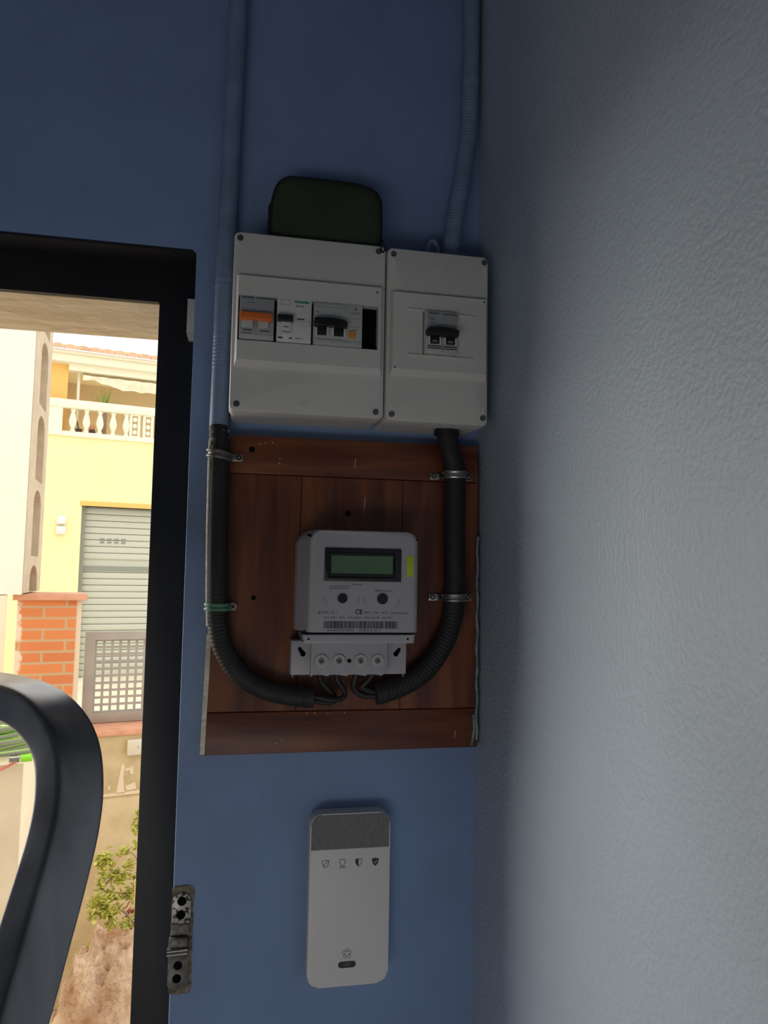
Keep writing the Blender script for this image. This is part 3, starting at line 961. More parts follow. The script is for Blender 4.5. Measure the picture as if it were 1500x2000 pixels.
def clamp(name, label, px, py, z, r, lugs, m, lm, tilt=0.0, wide=0.0064, green=False):
    t = thing(name, label, 'pipe clamp', (px, -0.0205, z), group=None)
    bm = B()
    for dz in (-wide * 0.45, wide * 0.45):
        rings = []
        for k in range(25):
            a = -0.15 * pi + 1.3 * pi * k / 24
            c, s_ = cos(a), sin(a)
            y = py - (r + 0.0006) * s_
            rings.append((px + (r + 0.0006) * c, y, z + dz + tilt * c * r))
        sweep(bm, rings, 0.0019, n=8, up=(0, 0, 1))
    # flat band between the two ribs
    ring = [[], []]
    for k in range(25):
        a = -0.15 * pi + 1.3 * pi * k / 24
        for q, dz in enumerate((-wide * 0.7, wide * 0.7)):
            ring[q].append(bm.verts.new((px + (r + 0.0006) * cos(a), py - (r + 0.0006) * sin(a), z + dz + tilt * cos(a) * r)))
    for k in range(24):
        bm.faces.new((ring[0][k], ring[0][k + 1], ring[1][k + 1], ring[1][k]))
    obj('band', bm, m, t)
    for lx in lugs:
        sgn = 1 if lx > px else -1
        bm = B()
        xs, xe = px + sgn * (r - 0.0012), lx + sgn * 0.0042
        box(bm, min(xs, xe), max(xs, xe), -0.0206, -0.0222, z - 0.0040 - tilt * 0.5 * 0, z + 0.0034, 0.0004)
        l = obj('lug', bm, lm, t)
        bm = B()
        if green:
            cyl(bm, (lx, -0.0229, z), 0.0042, 0.0016, n=22)
            for q in (0.5, 0.5 + pi / 2):
                box(bm, lx - 0.0026, lx + 0.0026, -0.0241, -0.0234, z - 0.0006, z + 0.0006, mi=1, rot=Matrix.Rotation(q, 3, 'Y'))
        else:
            cyl(bm, (lx, -0.0225, z), 0.0029, 0.0012, n=20, mi=1)
            cyl(bm, (lx, -0.0228, z), 0.0015, 0.0014, n=6)
        obj('screw', bm, ['steel', 'black_pl'], l)
    return t

clamp('pipe_clamp', 'dull steel clamp on the left conduit at the top edge of the board', -0.0122, -0.0320, 1.6745, 0.0112, [0.0082], 'dullsteel', 'steel', tilt=-0.18)
clamp('pipe_clamp', 'green painted clamp with a cross-head screw on the left conduit', -0.0090, -0.0330, 1.5165, 0.0112, [0.0068], 'green_paint', 'green_paint', wide=0.0050, green=True)
clamp('pipe_clamp', 'shiny steel clamp on the right conduit just below the narrow fuse box', 0.2450, -0.0325, 1.6640, 0.0122, [0.2236, 0.2645], 'steel', 'steel')
clamp('pipe_clamp', 'shiny steel clamp on the right conduit beside the lower half of the meter', 0.2455, -0.0325, 1.5290, 0.0122, [0.2236, 0.2645], 'steel', 'steel')

for lab, pts, r in (
    ('black cable from the first meter terminal down into the left conduit end', [(0.0970, -0.040, 1.4500), (0.1010, -0.036, 1.4390), (0.1120, -0.033, 1.4270), (0.1160, -0.030, 1.4200), (0.1080, -0.032, 1.4175), (0.0915, -0.033, 1.4200)], 0.0032),
    ('black cable from the second meter terminal sweeping under into the left conduit end', [(0.1150, -0.040, 1.4500), (0.1180, -0.038, 1.4400), (0.1250, -0.036, 1.4300), (0.1230, -0.038, 1.4230), (0.1120, -0.040, 1.4215), (0.0915, -0.036, 1.4250)], 0.0030),
    ('black cable from the third meter terminal down to the right conduit end', [(0.1378, -0.040, 1.4500), (0.1350, -0.037, 1.4390), (0.1370, -0.033, 1.4300), (0.1460, -0.032, 1.4245), (0.1590, -0.0325, 1.4240)], 0.0034),
    ('black cable from the fourth meter terminal into the right conduit end', [(0.1556, -0.040, 1.4500), (0.1500, -0.038, 1.4410), (0.1440, -0.036, 1.4345), (0.1500, -0.034, 1.4300), (0.1595, -0.033, 1.4285)], 0.0034)):
    bm = B()
    sweep(bm, smooth_path(pts, 8), r, n=12)
    tag(obj('cable', bm, 'cable_black', loc=pts[0]), lab, 'cable')

# ------------------------------------------------------------------ zip pouch on the fuse box
t = thing('zip_pouch', 'dark green canvas zip pouch with black piping standing on the wide fuse box', 'pouch', (0.094, -0.035, 1.9031))
ol = [(0.0344, 1.9034), (0.0334, 1.9300), (0.0345, 1.9500), (0.0385, 1.9665), (0.0460, 1.9760), (0.0575, 1.9795), (0.0850, 1.9800), (0.1180, 1.9800),
      (0.1340, 1.9780), (0.1455, 1.9740), (0.1515, 1.9660), (0.1532, 1.9560), (0.1536, 1.9300), (0.1534, 1.9034)]
olp = smooth_path([(x, 0, z) for x, z in ol], 4)
cxp, czp = 0.094, 1.938
def sc(k, y):
    return [(cxp + (p.x - cxp) * k, y, 1.9034 + (p.z - 1.9034) * k) for p in olp]
bm = B()
loft(bm, [sc(0.975, -0.010), sc(1.0, -0.014), sc(1.0, -0.046), sc(0.975, -0.050), sc(0.90, -0.0535), sc(0.70, -0.0555), sc(0.35, -0.0562)])
obj('body', bm, 'pouch', t, smooth=60)
bm = B()
sweep(bm, [Vector(p) for p in sc(0.995, -0.0475)], 0.0019, n=10)
sweep(bm, [Vector(p) for p in sc(0.998, -0.0125)], 0.0016, n=8)
obj('piping', bm, 'piping', t)
bm = B()
sweep(bm, [Vector(p) for p in sc(1.006, -0.031)], 0.0022, n=8)
obj('zipper', bm, 'piping', t)
bm = B()
box(bm, 0.0305, 0.0345, -0.047, -0.034, 1.930, 1.947, 0.0008)
obj('side_loop', bm, 'piping', t)
bm = B()
ring = [(0.1510 + 0.0022 * cos(a), -0.0735, 1.8995 + 0.0052 * sin(a)) for a in [2 * pi * k / 20 for k in range(21)]]
sweep(bm, ring, 0.0008, n=6, up=(0, 1, 0))
sweep(bm, [(0.1510, -0.0735, 1.9045), (0.1515, -0.070, 1.909), (0.1522, -0.060, 1.9115), (0.1532, -0.050, 1.915)], 0.0009, n=6)
obj('zip_pull', bm, 'piping', t)

# ------------------------------------------------------------------ alarm control panel
t = thing('alarm_keypad', 'slim white alarm keypad with a grey fabric top on the blue wall below the board', 'alarm panel', (0.137, 0, 1.124))
px0, px1, pz0, pz1 = 0.0945, 0.1802, 1.1245, 1.2995
yk = -0.0205
bm = B()
prism(bm, rrect(px0, px1, pz0, pz1, 0.012, 8), -0.0006, yk, 0.0022, 3)
obj('body', bm, 'white_pl2', t)
bm = B()
prism(bm, rrect(px0 + 0.0012, px1 - 0.0012, 1.2632, pz1 - 0.0012, 0.0105, 8, rs=(0.0002, 0.0002, 0.0108, 0.0108)), yk + 0.002, yk - 0.0006, 0.0004, 1)
obj('speaker_fabric', bm, 'fabric', t, label='grey woven speaker fabric')
yi = yk - 0.0001
def shield(cx, cz, s):
    pts = [(0, 1.0), (0.45, 0.86), (0.85, 0.84), (0.84, 0.2), (0.62, -0.38), (0.3, -0.78), (0, -1.0)]
    return [(cx + x * s, cz + z * s) for x, z in pts] + [(cx - x * s, cz + z * s) for x, z in reversed(pts[1:-1])]
def outline(bm, pts, w, y0, y1):
    cx = sum(p[0] for p in pts) / len(pts)
    cz = sum(p[1] for p in pts) / len(pts)
    P = [Vector((x, (y0 + y1) / 2, z)) for x, z in pts] + [Vector((pts[0][0], (y0 + y1) / 2, pts[0][1]))]
    sweep(bm, P, w, n=6, up=(0, 1, 0))
s = 0.0040
ic = [(0.1113, 1.2487), (0.1292, 1.2485), (0.1465, 1.2485), (0.1645, 1.2482)]
bm = B(); outline(bm, shield(*ic[0], s), 0.00030, yk, yi)
sweep(bm, [(ic[0][0] - 0.003, yi, ic[0][1] - 0.0028), (ic[0][0] + 0.0034, yi, ic[0][1] + 0.0036)], 0.00028, n=6)
obj('shield_icon', bm, 'ink', t)
bm = B(); outline(bm, shield(ic[1][0], ic[1][1] + 0.0006, s * 0.92), 0.00030, yk, yi)
for dx in (-0.0018, 0.0018):
    outline(bm, [(ic[1][0] + dx + 0.0014 * cos(a), ic[1][1] - 0.0040 + 0.0009 * sin(a)) for a in [2 * pi * k / 12 for k in range(12)]], 0.00025, yk, yi)
obj('shield_icon', bm, 'ink', t)
bm = B(); outline(bm, shield(*ic[2], s), 0.00030, yk, yi)
sh = shield(*ic[2], s)
prism(bm, [p for p in sh if p[0] <= ic[2][0] + 1e-6], yk + 0.0003, yk - 0.0002)
obj('shield_icon', bm, 'ink', t)
bm = B(); prism(bm, shield(*ic[3], s * 1.06), yk + 0.0003, yk - 0.0002)
ico = obj('shield_icon', bm, 'ink', t)
bm = B(); sweep(bm, [(ic[3][0] - 0.0016, yk - 0.0003, ic[3][1] + 0.0002), (ic[3][0] - 0.0004, yk - 0.0003, ic[3][1] - 0.0010), (ic[3][0] + 0.0018, yk - 0.0003, ic[3][1] + 0.0018)], 0.0003, n=6)
obj('check_mark', bm, 'white_pl2', ico)
bm = B()
for k in range(5):
    a = pi / 2 + k * 2 * pi / 5
    c = (0.1361 + 0.0030 * cos(a), 1.1570 + 0.0030 * sin(a))
    outline(bm, [(c[0] + 0.0019 * cos(q), c[1] + 0.0019 * sin(q)) for q in [a - 2.0 + 4.0 * j / 10 for j in range(11)]][:11], 0.00026, yk, yi)
obj('logo', bm, 'ink_soft', t)
bm = B(); prism(bm, rrect(0.1268, 0.1455, 1.1428, 1.1490, 0.00305, 8), yk + 0.0003, yk - 0.0005, 0.0002, 1)
b_ = obj('sos_button', bm, 'black_pl', t)
bm = B(); text_bm(bm, 'SOS', 0.1361, yk - 0.0006, 1.1460, 0.0042, 'CENTER')
obj('lettering', bm, 'ink_gray', b_)

# ------------------------------------------------------------------ door sensor and strike plate
t = thing('door_sensor', 'small white magnetic sensor on the black door frame', 'door sensor', (-0.049, 0.05, 1.817))
bm = B()
prism(bm, [(-0.0548, 1.8262), (-0.0528, 1.8186), (-0.0426, 1.8180), (-0.0426, 1.8630), (-0.0440, 1.8650), (-0.0548, 1.8650)], 0.0498, 0.036, 0.0010)
obj('case', bm, 'white_pl', t)
for z in (1.8196, 1.8222, 1.8246):
    bm = B()
    box(bm, -0.0525, -0.0450, 0.0355, 0.0368, z - 0.0004, z + 0.0003)
    obj('groove', bm, 'gray_pl', t)

t = thing('strike_plate', 'worn metal latch strike let into the chipped wall edge by the doorway', 'latch plate', (-0.035, 0.0, 1.124))
bm = B()
random.seed(3)
pts = []
for k in range(36):
    a = 2 * pi * k / 36
    rx = 0.0118 + random.uniform(-0.0006, 0.0006)
    x = max(XD - 0.0046 + (0.002 if abs(sin(a)) < .9 else 0), -0.0345 + rx * (1 if cos(a) > 0 else -1) * min(1, abs(cos(a)) * 1.8))
    z = 1.1745 + 0.0535 * (1 if sin(a) > 0 else -1) * min(1, abs(sin(a)) * 1.12) + random.uniform(-0.0006, 0.0006)
    pts.append((x, z))
prism(bm, pts, 0.0, -0.0010)
obj('chipped_recess', bm, 'chip', t)
bm = B()
prism(bm, rrect(-0.0440, -0.0256, 1.1915, 1.2215, 0.001, 8, rs=(0.0005, 0.0005, 0.0085, 0.0085)), -0.0008, -0.0030, 0.0005)
u = obj('upper_plate', bm, 'oldsteel', t)
for x, z in ((-0.0346, 1.2135), (-0.0352, 1.2000)):
    bm = B()
    cyl(bm, (x, -0.0030, z), 0.0046, 0.0006, n=22)
    obj('screw_hole', bm, 'black_hole', u)
bm = B()
prism(bm, [(-0.0448, 1.1795), (-0.0262, 1.1795), (-0.0258, 1.1912), (-0.0440, 1.1912)], -0.0008, -0.0040, 0.001)
obj('keeper', bm, 'dullsteel', t)
bm = B()
box(bm, -0.0458, -0.0272, -0.001, -0.0090, 1.1700, 1.1795, 0.0015)
obj('catch_body', bm, 'dullsteel', t)
bm = B()
for z in (1.1640, 1.1675):
    sweep(bm, [(-0.0472, -0.0085, z - 0.0004), (-0.0270, -0.0085, z + 0.0004)], 0.0017, n=12)
box(bm, -0.0470, -0.0272, -0.001, -0.0085, 1.1625, 1.1695, 0.0006)
obj('roller', bm, 'steel', t)
bm = B()
prism(bm, rrect(-0.0462, -0.0262, 1.1265, 1.1618, 0.001, 8, rs=(0.006, 0.006, 0.0005, 0.0005)), -0.0008, -0.0026, 0.0005)
u = obj('lower_plate', bm, 'dullsteel', t)
for x, z in ((-0.0362, 1.1500), (-0.0370, 1.1372)):
    bm = B()
    cyl(bm, (x, -0.0026, z), 0.0044, 0.0006, n=22)
    obj('screw_hole', bm, 'black_hole', u)

# ------------------------------------------------------------------ black tubular handrail close to the lens
t = thing('handrail', 'black curved metal tube handrail close in front at the lower left', 'handrail', (-0.12, -0.40, 0))
hp = [(-0.560, 0.060, 0.001), (-0.545, 0.050, 1.20), (-0.520, 0.030, 1.38), (-0.440, -0.040, 1.452), (-0.300, -0.150, 1.4655), (-0.190, -0.240, 1.4660), (-0.1508, -0.270, 1.4650), (-0.1250, -0.292, 1.4610), (-0.1060, -0.312, 1.4510), (-0.0945, -0.328, 1.4370),
      (-0.0895, -0.342, 1.4180), (-0.0890, -0.354, 1.3990), (-0.0920, -0.370, 1.3750), (-0.0980, -0.392, 1.3400), (-0.1060, -0.412, 1.2950), (-0.1300, -0.450, 1.15), (-0.20, -0.52, 0.60), (-0.27, -0.59, 0.001)]
hp = [(x, y if y < -0.05 or z < 0 else y, z) for x, y, z in hp]
n_ = 12
sq = []
for k in range(48):
    a = 2 * pi * k / 48 + pi / 48
    c, s_ = cos(a), sin(a)
    e = 0.11
    sq.append((abs(c) ** (2 * e) * (1 if c > 0 else -1), abs(s_) ** (2 * e) * (1 if s_ > 0 else -1)))
bm = B()
sweep(bm, resample(smooth_path(hp, 12), 0.004), 1.0, profile=[(a * 0.0118, b * 0.0172) for a, b in sq], up=(-0.60, -0.80, 0), fixed=True)
obj('tube', bm, 'hand_black', t, smooth=60)

# ------------------------------------------------------------------ outdoors (u, v, z), turned 14 degrees
def obox(name, m, u0, u1, v0, v1, z0, z1, r=0.0, parent=None, loc=None):
    bm = B()
    box(bm, u0, u1, v0, v1, z0, z1, r)
    return obj(name, bm, m, parent, loc=loc or ((u0 + u1) / 2, (v0 + v1) / 2, z0), out=True)

bm = B(); box(bm, -6, 6, 0.24, 3.9, -0.60, -0.36)
o = obj('garden_bed', bm, 'soil', loc=(0, 2, -0.36), out=True); struct(o, 'dry brown soil of the front garden bed')
bm = B(); box(bm, -14, 16, 3.9, 22, -0.60, -0.34)
o = obj('street', bm, 'street', loc=(0, 9, -0.34), out=True); struct(o, 'pale street between the garden fence and the yellow house')

bm = B()
box(bm, -0.21, 2.6, 3.0, 3.30, -0.36, 0.795)
box(bm, -0.21, 2.6, 2.96, 3.02, -0.36, 0.515, 0.01)
o = obj('garden_wall', bm, 'garden_render', loc=(0.8, 3.1, -0.36), out=True); struct(o, 'low sandy rendered garden wall under the perforated fence')
t = thing('coping', 'pinkish terracotta coping strip along the top of the low garden wall', 'coping', (0.8, 3.1, 0.796), out=True)
obox('tile_strip', 'pink_tile', 0.075, 2.6, 2.985, 3.32, 0.796, 0.822, 0.004, parent=t)
bm = B()
for pts in ([(0.262, 0.530), (0.300, 0.530), (0.292, 0.600), (0.296, 0.655), (0.282, 0.665), (0.272, 0.600)], [(0.296, 0.640), (0.335, 0.648), (0.336, 0.615), (0.322, 0.612), (0.318, 0.632), (0.300, 0.628)],
            [(0.300, 0.560), (0.345, 0.575), (0.352, 0.545), (0.310, 0.540)], [(0.225, 0.565), (0.236, 0.570), (0.236, 0.550), (0.226, 0.552)],
            [(0.200, 0.520), (0.440, 0.524), (0.440, 0.538), (0.200, 0.532)]):
    prism(bm, pts, 3.0, 2.997)
o = obj('bare_plaster_patch', bm, 'scar', loc=(0.28, 3.0, 0.53), out=True)
o['kind'] = 'structure'
o['label'] = 'pale bare patches where the render has peeled off the low wall'
t = thing('junction_box', 'small cream junction box fixed on the sandy garden wall', 'electrical box', (0.36, 3.0, 0.705), out=True)
bm = B(); box(bm, 0.300, 0.43, 3.0, 2.965, 0.705, 0.775, 0.004)
obj('case', bm, 'switch_box', t)
bm = B(); cyl(bm, (0.348, 2.964, 0.742), 0.004, 0.003, n=14)
obj('screw', bm, 'gray_pl', t)

# brick pillar
t = thing('brick_pillar', 'orange brick gate pillar with a tile cap and white stains', 'pillar', (-0.065, 3.1, -0.36), out=True)
bm = B(); box(bm, -0.195, 0.052, 3.0 - 0.02, 3.26, -0.36, 1.42)
obj('shaft', bm, 'brick', t)
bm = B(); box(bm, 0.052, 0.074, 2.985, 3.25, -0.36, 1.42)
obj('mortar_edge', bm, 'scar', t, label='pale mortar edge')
bm = B(); box(bm, -0.215, 0.095, 2.95, 3.30, 1.421, 1.450, 0.003)
obj('cap', bm, 'pink_tile', t)

# perforated fence panel
t = thing('fence_panel', 'grey metal fence panel with a grid of square holes on the low garden wall', 'fence', (0.5, 3.15, 0.823), out=True)
f0, f1, fz0, fz1 = 0.112, 1.10, 0.824, 1.262
bm = B(); ring_plate(bm, (f0, f1, fz0, fz1), (f0 + 0.046, f1 - 0.046, fz0 + 0.046, fz1 - 0.040), 3.22, 3.18, ch=0.004)
obj('frame', bm, 'steel_gate', t)
bm = B()
pitch = 0.0385
k = 0
u = f0 + 0.044
while u < f1 - 0.04:
    box(bm, u, u + 0.0125, 3.199, 3.202, fz0 + 0.04, fz1 - 0.035)
    u += pitch
z = fz0 + 0.044
while z < fz1 - 0.035:
    box(bm, f0 + 0.04, f1 - 0.04, 3.1985, 3.2025, z, z + 0.0115)
    z += pitch * 0.9
obj('perforated_sheet', bm, 'steel_gate', t)

# white neighbour wall and breeze-block screen
bm = B(); box(bm, -1.5, -0.182, 2.62, 2.80, 1.455, 4.2)
o = obj('boundary_wall', bm, 'white_render', loc=(-1, 2.7, 1.45), out=True); struct(o, 'tall smooth white rendered side wall at the far left')
bm = B(); box(bm, -1.5, -0.235, 2.60, 2.84, -0.36, 1.452)
o = obj('boundary_plinth', bm, 'beige_render', loc=(-1, 2.7, -0.36), out=True); struct(o, 'beige lower part of the side wall left of the brick pillar')
t = thing('breeze_block_screen', 'tall beige concrete screen with arched vertical slots beside the white wall', 'concrete screen', (-0.14, 2.95, 1.42), out=True)
A_, B_ = Vector((-0.178, 2.83, 0)), Vector((-0.098, 3.36, 0))
dr = (B_ - A_)
Ls = dr.length
dr.normalize()
nn = Vector((dr.y, -dr.x, 0))          # towards the viewer's side
def sp(s_, d, z_):
    p = A_ + dr * s_ + nn * (-d)
    return Vector((p.x, p.y, z_))
zz = 1.455
while zz < 3.4:
    h = 0.352 if zz > 1.5 else 0.135
    bm = B()
    # block outline with an arched slot: build as strips round the slot
    a0, a1 = Ls * 0.34, Ls * 0.78
    zb, zt = zz + (0.03 if h > 0.2 else 0.002), zz + h - 0.012
    rr_ = (a1 - a0) / 2
    ins = [(a0, zb), (a1, zb)] + [((a0 + a1) / 2 + rr_ * cos(q), zt - rr_ * 0.6 + rr_ * 0.6 * sin(q)) for q in [pi * k / 10 for k in range(11)]]
    outp = []
    for (s_, z_) in ins:
        outp.append((0.0 if s_ < (a0 + a1) / 2 - 1e-6 else Ls, zz if z_ < zz + h / 2 else min(zz + h, z_ + 0.012) if abs(s_ - (a0 + a1) / 2) > rr_ * 0.9 else zz + h))
    n = len(ins)
    fi = [bm.verts.new(sp(s_, 0, z_)) for s_, z_ in ins]
    fo = [bm.verts.new(sp(s_, 0, z_)) for s_, z_ in outp]
    bi = [bm.verts.new(sp(s_, 0.10, z_)) for s_, z_ in ins]
    bo = [bm.verts.new(sp(s_, 0.10, z_)) for s_, z_ in outp]
    for i in range(n):
        j = (i + 1) % n
        bm.faces.new((fi[i], fi[j], fo[j], fo[i]))
        bm.faces.new((bi[i], bi[j], bo[j], bo[i]))
        bm.faces.new((fi[i], fi[j], bi[j], bi[i]))
        if (fo[i].co - fo[j].co).length > 1e-5:
            bm.faces.new((fo[i], fo[j], bo[j], bo[i]))
    bmesh.ops.remove_doubles(bm, verts=bm.verts[:], dist=1e-5)
    obj('block', bm, 'concrete', t, smooth=False)
    zz += h
bm = B()
vs = [sp(0, 0.101, 1.455), sp(Ls, 0.101, 1.455), sp(Ls, 0.101, 3.38), sp(0, 0.101, 3.38)]
ws = [sp(0, 0.13, 1.455), sp(Ls, 0.13, 1.455), sp(Ls, 0.13, 3.38), sp(0, 0.13, 3.38)]
loft(bm, [vs, ws])
obj('backing', bm, 'concrete', t)

# low beige wall stub with the garden hose on it
bm = B()
def ph(z):
    return [(-1.2, 1.18, z), (-0.168, 1.18, z), (-0.134, 1.30, z), (-0.134, 1.50, z), (-1.2, 1.50, z)]
loft(bm, [ph(-0.36), ph(1.105)])
o = obj('low_side_wall', bm, 'beige_render', loc=(-0.5, 1.3, -0.36), out=True, smooth=False); struct(o, 'low beige rendered wall carrying the garden hose')
t = thing('garden_hose', 'coiled grey and green striped garden hose on the low beige wall', 'hose', (-0.33, 1.33, 1.106), out=True)
random.seed(8)
pts = []
for k in range(0, 9 * 14 + 1):
    a = 2 * pi * k / 14
    lp = k / 14
    w = 0.165 + 0.018 * sin(lp * 2.3)
    pts.append((-0.325 + w * cos(a) + 0.01 * sin(lp * 5), 1.33 + (0.115 + 0.012 * cos(lp * 3)) * sin(a), 1.114 + 0.0085 * lp + 0.014 * sin(a * 0.5 + lp) * (lp / 9)))
bm = B()
stripe = [1 if k in (1, 2, 5, 6, 9, 10) else 0 for k in range(12)]
sweep(bm, smooth_path(pts, 3), 0.0062, n=12, up=(0, 0, 1), stripe=stripe)
obj('coil', bm, ['hose_gray', 'hose_green'], t)
bm = B()
sweep(bm, smooth_path([(-0.60, 1.19, 1.118), (-0.40, 1.165, 1.126), (-0.25, 1.163, 1.131), (-0.155, 1.168, 1.136), (-0.118, 1.21, 1.138), (-0.13, 1.30, 1.13)], 8), 0.0062, n=12, up=(0, 0, 1), stripe=stripe)
obj('loose_end', bm, ['hose_gray', 'hose_green'], t)
bm = B(); cyl(bm, (-0.163, 1.158, 1.122), 0.0085, 0.024, 'x', n=16)
obj('green_connector', bm, 'hose_lime', t, label='bright green hose connector')
bm = B(); cyl(bm, (-0.188, 1.158, 1.122), 0.0075, 0.022, 'x', n=16); cyl(bm, (-0.180, 1.158, 1.122), 0.0088, 0.004, 'x', n=16)
obj('metal_fitting', bm, 'steel', t)
bm = B(); sweep(bm, smooth_path([(-0.55, 1.165, 1.02), (-0.32, 1.170, 1.07), (-0.23, 1.172, 1.092), (-0.185, 1.174, 1.1115), (-0.19, 1.20, 1.1105)], 8), 0.0035, n=8)
tag(obj('cord', bm, 'cord', loc=(-0.25, 1.17, 1.09), out=True), 'coral coloured cord hanging below the coiled hose', 'cord')

# rock
bm = B()
bmesh.ops.create_icosphere(bm, subdivisions=6, radius=1.0)
for v in bm.verts:
    p = v.co.copy()
    p = Vector((p.x, p.y, p.z * 1.7)); p0_ = v.co.copy()
    p0_.z = abs(p0_.z) ** 0.75 * (1 if p0_.z > 0 else -1)
    d = 1.0 + 0.20 * noise.fractal(p * 1.6 + Vector((3, 1, 7)), 1.0, 2.0, 4) + 0.08 * noise.fractal(p * 3.6, 0.8, 2.1, 5) - 0.20 * max(0, noise.noise(p * 3.4 + Vector((9, 2, 1))) - 0.10)
    q = p0_ * d
    w = 1.0 if q.z < 0 else 1.0 - 0.35 * min(1, q.z)
    v.co = Vector((0.140 + q.x * 0.185 * w, 1.95 + q.y * 0.17 * w, 0.0 + q.z * 0.385))
tag(obj('rock', bm, 'rock', loc=(0.125, 1.95, -0.36), out=True, smooth=80), 'rough tan and pinkish boulder in the garden bed', 'rock')

# succulent shrub
t = thing('succulent_shrub', 'yellow-green leafy succulent shrub growing behind the boulder', 'shrub', (0.26, 2.45, -0.36), out=True)
random.seed(21)
stems = [
    [(0.30, 2.45, -0.36), (0.31, 2.45, 0.0), (0.315, 2.44, 0.25), (0.290, 2.43, 0.40), (0.255, 2.42, 0.455), (0.225, 2.40, 0.455)],
    [(0.31, 2.45, 0.1), (0.25, 2.43, 0.22), (0.17, 2.40, 0.27), (0.13, 2.38, 0.28)],
    [(0.30, 2.45, -0.1), (0.24, 2.44, 0.05), (0.15, 2.42, 0.08), (0.10, 2.40, 0.06)],
    [(0.315, 2.44, 0.25), (0.27, 2.42, 0.36), (0.20, 2.42, 0.37), (0.15, 2.41, 0.33)],
    [(0.315, 2.44, 0.3), (0.30, 2.43, 0.50), (0.285, 2.42, 0.58)],
    [(0.30, 2.45, -0.05), (0.28, 2.40, 0.12), (0.24, 2.38, 0.16)],
    [(0.20, 2.42, 0.37), (0.17, 2.40, 0.43), (0.14, 2.40, 0.44)],
]
bm = B()
for st in stems:
    sweep(bm, smooth_path(st, 6), lambda s_: max(0.0022, 0.0060 - 0.007 * s_), n=8)
obj('stem', bm, 'stem', t)
bm = B()
def leaf(bm, c, d, L, w):
    d = d.normalized()
    sd = d.cross(Vector((0.2, 0.3, 1))).normalized()
    nrm = sd.cross(d)
    rings = []
    for tt, ww in ((0.0, 0.12), (0.35, 0.75), (0.7, 1.0), (0.9, 0.65), (1.0, 0.12)):
        p = c + d * L * tt
        rings.append([p + sd * w * ww * cos(a) + nrm * w * 0.35 * ww * sin(a) for a in [2 * pi * k / 6 for k in range(6)]])
    loft(bm, rings)
cl = [(0.222, 2.40, 0.460), (0.285, 2.42, 0.585), (0.265, 2.41, 0.550), (0.300, 2.43, 0.56), (0.130, 2.38, 0.285), (0.16, 2.39, 0.265), (0.20, 2.40, 0.25), (0.15, 2.41, 0.34), (0.20, 2.42, 0.375), (0.14, 2.40, 0.44), (0.17, 2.40, 0.425),
      (0.10, 2.40, 0.065), (0.13, 2.41, 0.085), (0.24, 2.38, 0.165), (0.21, 2.38, 0.14), (0.26, 2.39, 0.13), (0.28, 2.39, 0.10), (0.25, 2.42, 0.40), (0.27, 2.42, 0.29), (0.31, 2.42, 0.20), (0.23, 2.40, 0.30), (0.185, 2.40, 0.31), (0.30, 2.41, 0.36), (0.09, 2.39, 0.02), (0.11, 2.39, 0.12), (0.30, 2.40, 0.06), (0.19, 2.39, 0.19)]
for _k in range(26):
    q_ = random.choice(stems)
    a_, b2_ = random.choice(list(zip(q_, q_[1:])))
    if b2_[2] > 0.0:
        cl.append(tuple(Vector(a_).lerp(Vector(b2_), random.random()) + Vector((random.gauss(0, .02), -0.03, random.gauss(0, .02)))))
for c in cl:
    for k in range(24):
        d = Vector((random.gauss(0, 1), random.gauss(0, 0.8), random.gauss(0.35, 0.7)))
        leaf(bm, Vector(c) + Vector((random.gauss(0, .009), random.gauss(0, .008), random.gauss(0, .008))), d, random.uniform(0.018, 0.032), random.uniform(0.006, 0.010))
obj('foliage', bm, 'leaf', t)
bm = B(); sweep(bm, [(0.262, 2.30, 0.39), (0.268, 2.31, 0.28), (0.280, 2.33, 0.14), (0.285, 2.35, 0.0), (0.285, 2.36, -0.3)], 0.0052, n=8)
obj('dry_stalk', bm, 'stalk', t, label='dry yellow stalk')
bm = B()
for k in range(26):
    leaf(bm, Vector((0.275 + random.gauss(0, .012), 2.46, 0.17 + random.gauss(0, .03))), Vector((random.gauss(0, 1), -0.5, random.gauss(-0.4, 1))), 0.03, 0.008)
obj('withered_leaves', bm, 'red_leaf', t, label='reddish brown withered leaves')

# ------------------------------------------------------------------ yellow house across the street
t = thing('house', 'yellow two-storey house across the street with a balustraded roof terrace', 'house', (0.5, 14, -0.34), out=True)
g0, g1, gz = 0.80, 3.7, 2.745
bm = B()
prism(bm, [(-5, -0.34), (g0, -0.34), (g0, gz), (g1, gz), (g1, -0.34), (8, -0.34), (8, 3.985), (-5, 3.985)], 14.6, 14.0)
obj('lower_facade', bm, 'yellow_wall', t)
bm = B(); box(bm, g0 - 0.03, g1 + 0.05, 13.97, 14.30, gz, gz + 0.085)
obj('garage_lintel', bm, 'ochre', t)
bm = B()
z = -0.34
while z < gz - 0.01:
    if not (1.56 < z < 1.68):
        prism_h = min(0.118, gz - z)
        box(bm, g0, g1, 14.18, 14.24, z + 0.010, z + prism_h, 0.012)
    z += 0.118
box(bm, g0, g1, 14.22, 14.27, -0.34, gz)
gd = obj('garage_door', bm, 'shutter', t)
bm = B(); box(bm, g0, g1, 14.165, 14.2, 1.575, 1.665); box(bm, g0 - 0.0, g0 + 0.075, 14.10, 14.2, -0.34, gz)
obj('rail', bm, 'shutter_dark', gd, label='darker guide rail and joint of the shutter')
bm = B()
for k in range(4):
    for j in range(2):
        box(bm, 1.15 + k * 0.125, 1.15 + k * 0.125 + 0.075, 14.172, 14.19, 2.085 + j * 0.055, 2.085 + j * 0.055 + 0.035)
obj('vent', bm, 'shutter_dark', gd)
